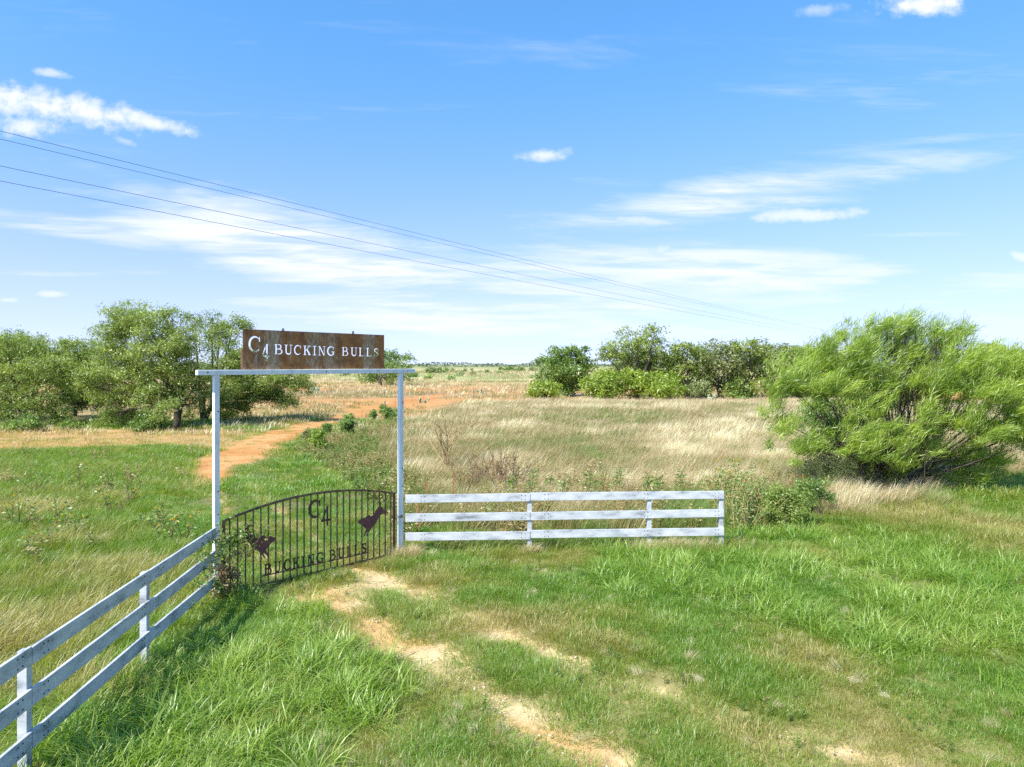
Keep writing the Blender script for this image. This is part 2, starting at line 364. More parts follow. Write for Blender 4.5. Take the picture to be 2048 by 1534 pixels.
def ground_colour(X, Y):
    z = zones(X, Y); n1 = fbm(X / 2.3, Y / 2.3, 4, 3.0); n2 = fbm(X / 9, Y / 9, 3, 8.0); n3 = fbm(X / 60, Y / 22, 4, 1.0)
    c = np.zeros(X.shape + (3,)) + np.array([.20, .185, .065])
    c = mixc(c, (.30, .24, .12), sstep(n1, .42, .75) * .8)
    c = mixc(c, (.16, .15, .055), z['past']); c = mixc(c, (.24, .20, .09), z['field'] * .9)
    c = mixc(c, (.13, .13, .05), z['inner']); c = mixc(c, (.14, .12, .055), z['weed'])
    c = mixc(c, (.15, .15, .045), np.maximum(z['lushl'], z['lushr']))
    c = mixc(c, (.38, .235, .105), z['strip']); c = mixc(c, (.44, .235, .09), z['strip'] * sstep(n2, .5, .7) * .7)
    # open pasture beyond: bare red soil, straw and pale green in broad streaks
    fc = np.zeros_like(c) + np.array([.36, .215, .10])
    fc = mixc(fc, (.46, .225, .08), sstep(n3, .36, .58)); fc = mixc(fc, (.27, .185, .11), sstep(fbm(X / 40, Y / 12, 4, 5), .52, .66))
    fc = mixc(fc, (.44, .37, .20), sstep(Y, 130, 230)); fc = mixc(fc, (.25, .27, .10), sstep(fbm(X / 50, Y / 60, 4, 2), .45, .62) * sstep(Y, 120, 260))
    fc = mixc(fc, (.21, .23, .11), sstep(Y, 500, 1500))
    c = mixc(c, fc, z['far'] * (1 - z['field']) * (1 - z['strip']))
    c = mixc(c, (.43, .235, .095), z['red'] * .9)
    dirt = np.zeros_like(c) + np.array([.42, .20, .070])
    dirt = mixc(dirt, (.48, .265, .11), sstep(n1, .48, .68)); dirt = mixc(dirt, (.38, .175, .06), sstep(n2, .5, .72) * .6)
    pale = np.zeros_like(c) + np.array([.53, .40, .22]); pale = mixc(pale, (.50, .31, .14), sstep(n1, .48, .66)); 
    c = mixc(c, dirt, z['road']); c = mixc(c, pale, np.maximum(z['fg'], z['in']))
    c = mixc(c, (.44, .33, .17), sstep(1.2 - z['track'], 0, .9) * (1 - z['fg']) * .25)
    return c, z
def ground_mat():
    m, nt = new_mat('soil')
    a = nt.nodes.new('ShaderNodeAttribute'); a.attribute_name = 'col'
    n = nnoise(nt, 7.0, 8, .7); n2 = nnoise(nt, 42.0, 4, .65)
    k = ramp(nt, nmath(nt, 'ADD', nmath(nt, 'MULTIPLY', n, .6), nmath(nt, 'MULTIPLY', n2, .4)), [(.3, (.62, .60, .58)), (.5, (1, 1, 1)), (.7, (1.25, 1.25, 1.25))])
    x = nt.nodes.new('ShaderNodeMix'); x.data_type = 'RGBA'; x.blend_type = 'MULTIPLY'; x.inputs[0].default_value = 1
    nt.links.new(a.outputs['Color'], x.inputs[6]); nt.links.new(k, x.inputs[7])
    p = nt.nodes.new('ShaderNodeBsdfPrincipled'); nt.links.new(x.outputs[2], p.inputs['Base Color']); p.inputs['Roughness'].default_value = 1; p.inputs['Specular IOR Level'].default_value = 0.1
    b = nt.nodes.new('ShaderNodeBump'); b.inputs['Strength'].default_value = .6; b.inputs['Distance'].default_value = .03
    nt.links.new(n, b.inputs['Height']); nt.links.new(b.outputs[0], p.inputs['Normal'])
    o = nt.nodes.new('ShaderNodeOutputMaterial'); nt.links.new(p.outputs[0], o.inputs[0]); return m
SOIL = ground_mat()
def axis(steps, start):
    out = [start]
    for end, ds in steps:
        n = max(1, int(round((end - out[-1]) / ds))); out += list(np.linspace(out[-1], end, n + 1)[1:])
    return np.array(out)
ys = axis([(0, 4), (6, .6), (24, .10), (34, .16), (60, .35), (110, .8), (200, 3), (400, 10), (1000, 40), (6000, 400)], -60)
xp = axis([(14, .14), (24, .3), (45, .6), (90, 1.5), (200, 6), (600, 30), (5000, 400)], 0)
xs = np.concatenate([-xp[:0:-1], xp])
GX, GY = np.meshgrid(xs, ys); gx, gy = GX.ravel(), GY.ravel()
gcol, gzn = ground_colour(gx, gy)
gh = gz(gx, gy) * np.clip(1 - (gy - 120) / 200, 0, 1)
gh = gh - .05 * np.clip(gzn['fg'] + gzn['in'], 0, 1)
V = np.stack([gx, gy, gh], 1); nx, ny = len(xs), len(ys)
ii, jj = np.meshgrid(np.arange(nx - 1), np.arange(ny - 1)); q = (jj * nx + ii).ravel()
Q = np.stack([q, q + 1, q + nx + 1, q + nx], 1)
rd = gzn['road'][Q].mean(1) > .5; tr = (~rd) & (np.maximum(gzn['fg'], gzn['in'])[Q].mean(1) > .5)
rgba = np.concatenate([gcol, np.ones((len(gcol), 1))], 1)
for nm, sel, lb, ct in (('ground', ~(rd | tr), 'open grassland with patchy soil reaching the horizon', 'ground'),
                        ('dirt_road', rd, 'curving red dirt road beyond the gate', 'road'),
                        ('wheel_track', tr, 'worn sandy wheel tracks leading up to the gate', 'track')):
    qs = Q[sel]; used, inv = np.unique(qs, return_inverse=True)
    o = link(nm, mesh_np(nm, V[used], inv.reshape(qs.shape), SOIL, {'col': rgba[used]}, True)); tag(o, lb, ct, kind='structure')

# ------------------------------------------------------------------ gateway: arch, sign, gate
PL = G(432, 1198); PR = G(801, 1109); GL = float(np.linalg.norm(PR - PL)); GD = (PR - PL) / GL; GN = np.array([GD[1], -GD[0]])
def gp(px, py, off=0.0):                               # picture point -> (along, height) on the gate's plane
    o = PL + GN * off; r = np.array([(px - CX) / F, 1.0])
    t, s = np.linalg.solve(np.array([[GD[0], -r[0]], [GD[1], -r[1]]]), -o)
    return float(t), float(CH - (py - HY) * s / F)
def gw(t, z, off=0.0): return (PL[0] + GD[0] * t + GN[0] * off, PL[1] + GD[1] * t + GN[1] * off, z)
dv = Vector((GD[0], GD[1], 0)); nv = Vector((GN[0], GN[1], 0)); uz = Vector((0, 0, 1))
arch = empty('gate_arch', gw(0, 0)); arch.location = (0, 0, 0)
tag(arch, 'white steel gateway arch of two tall posts and a crossbeam', 'gate arch')
zb = [gp(393, 737)[1], gp(393, 748)[1], gp(828, 740)[1], gp(828, 749)[1]]; BT = (zb[0] + zb[2]) / 2; BB = BT - .105
t0, t1 = gp(393, 740)[0], gp(828, 740)[0]
for t in (0, GL):
    m = MB(); m.box(gw(t, (BB - .4) / 2), dv * .055, nv * .055, uz * ((BB + .4) / 2)); p = m.build('post', STEEL, arch, bevel=.008)
    for z in (BB - .75, 2.2 if t else BB - 2.4, 1.75):
        m = MB(); m.tube([gw(t + .02, z, .054), gw(t + .02, z, .066)], .014, 8); m.build('bolt', BOLT, p)
m = MB(); m.box(gw((t0 + t1) / 2, (BT + BB) / 2), dv * (t1 - t0) / 2, nv * .058, uz * (BT - BB) / 2); beam = m.build('crossbeam', STEEL, arch, bevel=.008)
for t in (t0 + .2, 2.55, t1 - .25):
    m = MB(); m.tube([gw(t, BT - .05, .057), gw(t, BT - .05, .07)], .015, 8); m.build('bolt', BOLT, beam)

def stroke(path, w0, w1=None, ws=None):
    P = np.array(path, float); n = len(P)
    tg = np.gradient(P, axis=0); tg /= np.linalg.norm(tg, axis=1)[:, None] + 1e-9; nr = np.stack([-tg[:, 1], tg[:, 0]], 1)
    w = np.array(ws) if ws is not None else np.linspace(w0, w1 if w1 is not None else w0, n)
    a = P + nr * w[:, None] / 2; b = P - nr * w[:, None] / 2
    return [tuple(x) for x in a] + [tuple(x) for x in b[::-1]]
def arc(cx, cy, rx, ry, a0, a1, n=18):
    return [(cx + rx * math.cos(R(a0 + (a1 - a0) * k / (n - 1))), cy + ry * math.sin(R(a0 + (a1 - a0) * k / (n - 1)))) for k in range(n)]
def fat(poly, d):
    P = np.array(poly, float); a = np.roll(P, 1, 0); b = np.roll(P, -1, 0)
    if np.sum(P[:, 0] * b[:, 1] - b[:, 0] * P[:, 1]) < 0: P = P[::-1]; a = np.roll(P, 1, 0); b = np.roll(P, -1, 0)
    e1 = P - a; e2 = b - P; e1 /= np.linalg.norm(e1, axis=1)[:, None] + 1e-9; e2 /= np.linalg.norm(e2, axis=1)[:, None] + 1e-9
    n = np.stack([e1[:, 1] + e2[:, 1], -e1[:, 0] - e2[:, 0]], 1); n /= np.linalg.norm(n, axis=1)[:, None] + 1e-9
    return [tuple(q) for q in P + n * d]
def rc(x0, y0, x1, y1): return [(x0, y0), (x1, y0), (x1, y1), (x0, y1)]
def wv(n, lo, hi): return [lo + (hi - lo) * math.sin(math.pi * k / (n - 1)) ** 1.3 for k in range(n)]
SPINE = [(.88, .74), (.80, .90), (.5, .965), (.2, .87), (.13, .72), (.28, .58), (.52, .50), (.76, .41), (.88, .27), (.80, .11), (.5, .035), (.2, .10), (.11, .27)]
def glyph(ch, stencil=True):
    g = .10 if stencil else 0
    if ch == 'I': return [rc(.36, 0, .64, 1), rc(.05, 0, .95, .06), rc(.05, .94, .95, 1)]
    if ch == 'L': return [rc(.14, 0, .36, 1), rc(0, .94, .52, 1), rc(0, 0, 1, .06), [(.93, .05), (1, .05), (1, .27), (.95, .27)]]
    if ch == 'N': return [rc(.13, 0, .21, 1), rc(0, 0, .34, .05), rc(0, .95, .2, 1), [(.08, 1), (.27, 1), (.89, 0), (.74, 0)], rc(.80, 0, .88, 1), rc(.66, .95, 1, 1)]
    if ch == 'K': return [rc(.12, 0, .29, 1), rc(0, 0, .42, .05), rc(0, .95, .42, 1), [(.28, .38), (.28, .47), (.76, .96), (.87, .96)], rc(.62, .95, 1, 1),
                          [(.40, .55), (.54, .66), (.96, .04), (.74, .04)], rc(.62, 0, 1, .05)]
    if ch == 'U': return [rc(.13, .3, .29, 1), rc(0, .95, .43, 1), rc(.76, .3, .84, 1), rc(.62, .95, 1, 1), stroke(arc(.505, .315, .295, .275, 180, 360), .16, .08)]
    if ch == 'C': return [stroke(arc(.54, .5, .45, .47, 42, 318, 28), 0, ws=wv(28, .05, .17)), [(.86, .66), (.95, .66), (.92, .98), (.86, .98)]]
    if ch == 'G': return [stroke(arc(.52, .5, .44, .47, 46, 325, 28), 0, ws=wv(28, .05, .17)), rc(.74, .06, .89, .42), rc(.58, .39, 1, .44), [(.80, .68), (.88, .68), (.87, .98), (.81, .98)]]
    if ch == 'S':
        P = np.array(SPINE); t = np.linspace(0, len(P) - 1, 40); P2 = np.stack([np.interp(t, range(len(P)), P[:, k]) for k in (0, 1)], 1)
        for _ in range(3): P2[1:-1] = (P2[:-2] + 2 * P2[1:-1] + P2[2:]) / 4
        return [stroke(P2, 0, ws=wv(40, .06, .17)), rc(.82, .68, .91, .98), rc(.06, .02, .15, .32)]
    if ch == 'B':
        up = [(.30 + g, .97)] + arc(.52, .755, .26, .215, 90, -90, 14) + [(.28, .54)]
        lo = [(.28, .52)] + arc(.56, .275, .34, .245, 90, -90, 14) + [(.30 + g, .03)]
        wb = lambda n: [.055 + .09 * math.sin(math.pi * k / (n - 1)) ** 2 for k in range(n)]
        return [rc(.1, 0, .27, 1), rc(0, 0, .35, .05), rc(0, .95, .35, 1), stroke(up, 0, ws=wb(16)), stroke(lo, 0, ws=wb(16))]
    if ch == '4': return [rc(.62, 0, .79, 1), rc(0, .24, 1, .335), [(0, .25), (.13, .33), (.54, .92), (.54, .70), (.2, .25)]]
SIGN_TXT = [('C', 496.5, 521.4, 672.7, 704), ('4', 521, 539, 688, 722), ('B', 549, 565.3, 688.6, 708.4), ('U', 568.6, 584.8, 689.6, 709), ('C', 587.7, 602.3, 690.4, 709.4), ('K', 606.7, 621.4, 691.4, 710),
            ('I', 625.5, 632.5, 692, 710.4), ('N', 636.4, 650.5, 692.6, 710.8), ('G', 654, 669, 693, 711.2), ('B', 684, 696.6, 694.4, 711.4), ('U', 701, 714.5, 695, 712), ('L', 717.5, 728, 695.6, 712.3), ('L', 732.5, 742.7, 696.2, 712.6), ('S', 747, 757.5, 696.6, 713)]
sg = empty('ranch_sign', (0, 0, 0)); tag(sg, 'rust brown sheet metal sign with cut out letters C4 BUCKING BULLS', 'sign')
s0 = gp(485, 700)[0]; s1 = gp(768, 700)[0]; ztl = gp(486, 657)[1]; ztr = gp(768, 671)[1]; zbm = BT + .008
m = MB(); m.prism([(s0, zbm), (s1, zbm), (s1, (ztl + ztr) / 2 - .01), (s0, (ztl + ztr) / 2 + .01)], lambda a, b, h: gw(a, b, h), .0, .007)
plate = m.build('panel', SIGN, sg)
cm = MB()
for ch, x0, x1, y0, y1 in SIGN_TXT:
    ta, zt = gp(x0, y0); tb, zl = gp(x1, y1); zt = (zt + gp(x1, y0)[1]) / 2; zl = (zl + gp(x0, y1)[1]) / 2
    for k, pl in enumerate(glyph(ch)):
        cm.prism([(ta + (tb - ta) * a, zl + (zt - zl) * b) for a, b in pl], lambda a, b, h: gw(a, b, h), -.05 - k * .003, .06 + k * .003)
cut = link('letter_cutter', cm.mesh('letter_cutter', None))
bo = plate.modifiers.new('cut', 'BOOLEAN'); bo.operation = 'DIFFERENCE'; bo.solver = 'EXACT'; bo.use_self = True; bo.object = cut
dg = bpy.context.evaluated_depsgraph_get(); me = bpy.data.meshes.new_from_object(plate.evaluated_get(dg))
plate.modifiers.clear(); plate.data = me; bpy.data.objects.remove(cut)
if not me.materials: me.materials.append(SIGN)
m = MB(); m.box(gw(s0 + .02, zbm + .22, -.03), dv * .03, nv * .028, uz * .21); m.build('side_bracket', RUST, sg)
m = MB(); m.box(gw((s0 + s1) / 2, zbm + .02, -.03), dv * (s1 - s0) / 2 * .96, nv * .028, uz * .018); m.build('base_angle', RUST, sg)
m = MB(); m.box(gw((s0 + s1) / 2, (ztl + ztr) / 2 - .02, -.012), dv * (s1 - s0) / 2 * .99, nv * .010, uz * .012); m.build('top_edge', RUST, sg)
for px, py in ((566, 664), (706, 672)):
    t = gp(px, py)[0]; z = (ztl + ztr) / 2
    m = MB(); m.tube([gw(t + .02 * math.cos(a), z + .022 + .028 * math.sin(a), .003) for a in np.linspace(-.5 * math.pi, 1.5 * math.pi, 13)], .012, 6); m.build('lifting_ring', BOLT, sg)

gate = empty('ranch_gate', (0, 0, 0)); tag(gate, 'rusty iron driveway gate with arched top, bars, bull silhouettes and C4 BUCKING BULLS lettering', 'gate')
z2 = lambda x, y: (400 + x / 4.452, 940 + y / 4.452)
AP = np.array([gp(*z2(*p)) for p in [(208, 440), (405, 375), (545, 325), (680, 280), (808, 245), (933, 215), (1055, 195), (1168, 183), (1280, 172), (1391, 170), (1496, 178), (1597, 185), (1740, 205)]])
pf = np.polyfit(AP[:, 0], AP[:, 1], 2); topz = lambda t: float(np.polyval(pf, t)) - .02
ga, gb = gp(400 + 212 / 4.452, 1100)[0], gp(400 + 1728 / 4.452, 1050)[0]
botz = max(.05, gp(640, 1143)[1])
ts = np.linspace(ga - .02, gb + .02, 26); m = MB(); v = []; f = []
for t in ts:
    z = topz(t); v += [gw(t, z - .022, -.022), gw(t, z - .022, .022), gw(t, z + .022, .022), gw(t, z + .022, -.022)]
for i in range(25):
    f += [(i * 4 + k, i * 4 + (k + 1) % 4, i * 4 + 4 + (k + 1) % 4, i * 4 + 4 + k) for k in range(4)]
f += [(3, 2, 1, 0), (100, 101, 102, 103)]; m.add(v, f); m.build('top_rail', RUST, gate)
m = MB(); m.box(gw((ga + gb) / 2, botz), dv * (gb - ga) / 2 * .985, nv * .022, uz * .022); m.build('bottom_rail', RUST, gate)
for t in (ga, gb):
    z = topz(t) - .023; m = MB(); m.box(gw(t, (z + botz - .02) / 2), dv * .026, nv * .0235, uz * (z - botz + .02) / 2); st = m.build('stile', RUST, gate)
for k in range(25):
    t = ga + (gb - ga) * (k + .72) / 25.3; z = topz(t) - .024
    m = MB(); m.box(gw(t, (z + botz + .024) / 2), dv * .0125, nv * .0125, uz * (z - botz - .024) / 2); m.build('bar', RUST, gate)
BULL = [(890, 290), (930, 240), (990, 220), (1040, 250), (1055, 310), (1025, 365), (1080, 410), (1120, 480), (1190, 490), (1280, 610), (1265, 655), (1210, 590), (1230, 690), (1190, 690), (1130, 620), (1010, 700), (940, 830), (830, 1010), (740, 1100), (660, 1220), (610, 1310), (580, 1400), (530, 1405), (590, 1290), (590, 1215), (530, 1300), (470, 1420), (425, 1430), (480, 1300), (530, 1160), (460, 1090), (380, 1010), (270, 965), (262, 890), (400, 780), (510, 770), (580, 690), (660, 670), (690, 725), (790, 670), (870, 520), (980, 390), (990, 300), (940, 270), (905, 300)]
bp = [gp(700 + x / 17.04, 990 + y / 17.04) for x, y in BULL]
m = MB(); m.prism(bp, lambda a, b, h: gw(a, b, h), .014, .020); m.build('bull_silhouette', PLATE, gate)
hx, hz = gp(425 + 1065 / 8.525, 1020 + 470 / 8.525); rx, rz = bp[33]
m = MB(); m.prism([(hx - (a - rx) * .98, hz + (b - rz) * .98) for a, b in bp], lambda a, b, h: gw(a, b, h), .014, .020); m.build('bull_silhouette', PLATE, gate)
GTXT = [('B', 528, 542.6, 1130, 1150), ('U', 548, 560.6, 1125.5, 1143.3), ('C', 567, 579.7, 1121, 1140), ('K', 584.6, 598.8, 1118, 1135.5), ('I', 602, 609, 1115.6, 1133), ('N', 614.5, 628, 1111.5, 1129.8), ('G', 632.5, 646, 1107.5, 1125),
        ('B', 658, 670.7, 1102.5, 1119), ('U', 675, 687.5, 1097.5, 1114.3), ('L', 693, 701, 1095, 1111), ('L', 707.7, 718, 1092, 1108.5), ('S', 722, 732.5, 1087.5, 1105)]
b0 = gp(523.5, 1152); b1 = gp(735.8, 1104.6); bz = lambda t: b0[1] + (b1[1] - b0[1]) * (t - b0[0]) / (b1[0] - b0[0])
for ta, tb in ((b0[0], gp(650, 1122)[0]), (gp(654, 1122)[0], b1[0])):
    m = MB(); m.prism([(ta, bz(ta) - .014), (tb, bz(tb) - .014), (tb, bz(tb) + .014), (ta, bz(ta) + .014)], lambda a, b, h: gw(a, b, h), .0135, .021); m.build('baseline_strip', RUST, gate)
for ch, x0, x1, y0, y1 in GTXT + [('C', 616, 641, 1000.5, 1035), ('4', 641.4, 659, 1012, 1051.6)]:
    ta, tb = gp(x0, y0)[0], gp(x1, y1)[0]; big = ch == '4' or y1 - y0 > 30
    zl = (gp(x0, y1)[1] + gp(x1, y1)[1]) / 2 if big else bz((ta + tb) / 2) + .01; zt = (gp(x0, y0)[1] + gp(x1, y0)[1]) / 2 if big else zl + .235
    m = MB()
    for k, pl in enumerate(glyph(ch, False)):
        m.prism(fat([(ta + (tb - ta) * a, zl + (zt - zl) * b) for a, b in pl], .006 if big else .0075), lambda a, b, h: gw(a, b, h), .0145 + k * .0004, .0205 + k * .0005)
    m.build('letter_' + ch.lower() if ch != '4' else 'numeral_four', DARKI, gate)
t = gp(616 + 20, 1035)[0]; z = gp(636, 1033)[1]
m = MB(); m.tube([gw(t, z, .017), gw(gp(642, 1040)[0], gp(642, 1039)[1], .017)], .008, 5); m.build('emblem_link', RUST, gate)
for z in (.35, 1.15):
    m = MB(); m.tube([gw(.05, z), gw(ga - .02, z)], .02, 8); m.build('hinge', BOLT, gate)
ch = empty('chain', (0, 0, 0)); tag(ch, 'short dark chain looped between gate edge and white post', 'chain')
cz = gp(795, 1032)[1]
for k in range(9):
    a = math.pi * 2 * k / 9; c = Vector(gw((gb + GL) / 2 + math.cos(a) * (GL - gb) / 2 * 1.15, cz - .03 * abs(math.cos(a)) + .01, math.sin(a) * .11))
    m = MB(); m.tube([c + dv * .032 * math.cos(b) * (1 if k % 2 else .5) + uz * .026 * math.sin(b) + nv * .02 * math.cos(b) * (k % 2 == 0) for b in np.linspace(0, 2 * math.pi, 9)], .008, 5); m.build('chain_link', BOLT, ch)

# ------------------------------------------------------------------ white board fences
def board_fence(name, label, P, posts, seams, side, rails, hpost, bolts):
    """P: two plan points; posts, seams: metres along; side: +1/-1 which face carries the boards"""
    A = Vector((*P[0], 0)); B = Vector((*P[1], 0)); d = (B - A).normalized(); n = Vector((d.y, -d.x, 0)) * side
    e = empty(name, (0, 0, 0)); tag(e, label, 'fence', 'white board fences beside the gateway')
    for t in posts:
        m = MB(); m.box(A + d * t + uz * (hpost - .4) / 2, d * .055, n * .055, uz * (hpost + .4) / 2); m.build('post', WHITE, e, bevel=.006)
    for (z0, z1) in rails:
        for a, b in zip(seams[:-1], seams[1:]):
            j = random.uniform(-.008, .008); k = random.uniform(-.03, .03)
            m = MB(); c = A + d * (a + b) / 2 + n * .078 + uz * ((z0 + z1) / 2 + j)
            m.box(c, (d * (b - a - .012) + uz * k) / 2, n * .021, uz * (z1 - z0) / 2); r = m.build('rail', WHITE, e, bevel=.005)
            for bt in bolts:
                if a + .05 < bt < b - .05:
                    for dx in (-.045, .045):
                        for dz in (-.055, .055):
                            m = MB(); q = A + d * (bt + dx) + n * .0985 + uz * ((z0 + z1) / 2 + j + dz + k * (bt - (a + b) / 2) / (b - a))
                            m.tube([q, q + n * .006], .0105, 6); m.build('bolt', BOLT, r)
    return e
RAILS = [(.355, .56), (.84, 1.045), (1.33, 1.535)]
FR0 = PR + np.array([.12, .03]); FR1 = np.array([(1446 - CX) / F * 18.75, 18.75])
fl = float(np.linalg.norm(FR1 - FR0))
def along(px):
    r = (px - CX) / F; dd = (FR1 - FR0) / fl; return float((r * FR0[1] - FR0[0]) / (dd[0] - r * dd[1]))
board_fence('board_fence', 'white three rail board fence running right of the gate to the bushes', (FR0, FR1), [along(1059), along(1298), fl - .06], [0, along(1060), fl], 1, RAILS, 1.50,
            [along(846), along(1046), along(1092), along(1290), along(1431)])
FA = np.array([-6.12, 14.52]); FB = np.array([-5.30, 2.0]); fd = (FB - FA) / np.linalg.norm(FB - FA)
board_fence('board_fence', 'white three rail board fence with shaded boards joining the left post of the arch', (FA, FB), [3.08, 6.2, 9.3, 12.4], [0.05, 3.1, 6.22, 9.32, 12.5], -1, RAILS, 1.50,
            [.25, 2.85, 3.35, 5.95, 6.45, 9.1, 9.55])

# ------------------------------------------------------------------ wire fences, power line
def wire_fence(name, label, pts, hs, kinds):
    e = empty(name, (0, 0, 0)); tag(e, label, 'fence')
    tops = []
    for (x, y), h, k in zip(pts, hs, kinds):
        z = float(gz(x, y)); a = random.uniform(-.03, .03); m = MB()
        if k == 'w': m.tube([(x, y, z - .2), (x + a, y, z + h * .6), (x + a, y, z + h)], [.07, .065, .06], 7); m.build('wood_post', WOODP, e)
        else:
            m.box((x + a * h / 2, y, z + h / 2 - .1), (.022, 0, 0), (0, .005, 0), (a * .5, 0, h / 2 + .1)); m.box((x + a * h / 2, y + .017, z + h / 2 - .1), (.005, 0, 0), (0, .012, 0), (a * .5, 0, h / 2 + .1)); m.build('steel_post', TPOST, e)
        tops.append((x + a, y, z, h))
    for fr in (.30, .52, .74, .95):
        m = MB(); P = []
        for p, q2 in zip(tops[:-1], tops[1:]):
            for s in np.linspace(0, 1, 5)[:-1]:
                P.append((p[0] + (q2[0] - p[0]) * s, p[1] + (q2[1] - p[1]) * s - .01, p[2] + (q2[2] - p[2]) * s + (p[3] + (q2[3] - p[3]) * s) * fr - .05 * math.sin(math.pi * s)))
        p = tops[-1]; P.append((p[0], p[1] - .01, p[2] + p[3] * fr)); m.tube(P, .004, 4); m.build('wire', TPOST, e)
wf = [(-2.6, 21.6), (-1.88, 22.9), (.2, 23.0), (3.0, 23.1), (7.35, 22.6), (9.6, 23.4)]
wire_fence('wire_fence', 'rusty steel post and wire fence in tall grass behind white boards', wf, [1.3, 1.45, 1.25, 1.2, 1.3, 1.2], 'tttttt')
rp = [(-2.7, 20.2), (-4.6, 29), (-7.2, 40), (-9.6, 53)] + [tuple(G(*p)) for p in [(770, 829), (790, 820), (807, 813), (824, 808), (847, 804), (868, 802), (893, 801), (921, 800), (947, 800), (985, 797), (1030, 795)]]
wire_fence('wire_fence', 'old wire fence with a weathered wood post along the red road', rp, [1.2] * 4 + [1.35, 1.2, 1.2, 1.2, 1.2, 1.2, 1.2, 1.2, 1.6, 1.2, 1.2], 'ttttwtttttttwtt')
WD = np.array([.616, 1.0]); 
pole_s = 170.0
def wire_pt(off, zc, s):
    k = zc; Y0 = F * zc / (HY - off); X0 = -CX / F * Y0
    rise = (s + 60) / 230.0; sag = -3.2 * (1 - (2 * rise - 1) ** 2)
    base = -3.2 * (1 - (2 * (60 / 230.0) - 1) ** 2)
    return (X0 + WD[0] * s, Y0 + WD[1] * s, CH + zc + (sag - base) * .22 + .9 * max(0, s) / 170)
for (off, zc, lb) in ((262, 6.0, 'uppermost thin power line crossing the sky'), (278, 6.0, 'second power line from the top, close under the uppermost'),
                      (332, 5.09, 'third power line down, a clear gap below the upper pair'), (362, 4.70, 'lowest power line of the four crossing the sky')):
    m = MB(); m.tube([wire_pt(off, zc, s) for s in list(np.linspace(-45, 60, 40)) + list(np.linspace(64, pole_s, 24))], .0075, 5); o = m.build('power_line', WIREM); tag(o, lb, 'power line', 'overhead power lines')
pw = [wire_pt(o_, z_, pole_s) for o_, z_ in ((262, 6.0), (278, 6.0), (332, 5.09), (362, 4.7))]
pc = Vector(((pw[0][0] + pw[1][0]) / 2, (pw[0][1] + pw[1][1]) / 2, 0))
e = empty('utility_pole', (0, 0, 0)); tag(e, 'wooden utility pole with crossarm standing far behind the feathery bush', 'utility pole')
m = MB(); m.tube([pc, pc + uz * 12.4], [.17, .11], 9); m.build('pole', WOODP, e)
ad = (Vector(pw[1]) - Vector(pw[0])); ad.z = 0; ad.normalize()
m = MB(); m.box(pc + uz * (pw[0][2] - .12), ad * 1.1, Vector((ad.y, -ad.x, 0)) * .06, uz * .06); m.build('crossarm', WOODP, e)
for p in pw[:2]:
    m = MB(); m.tube([(p[0], p[1], p[2] - .1), (p[0], p[1], p[2])], [.05, .03], 6); m.build('insulator', BOLT, e)

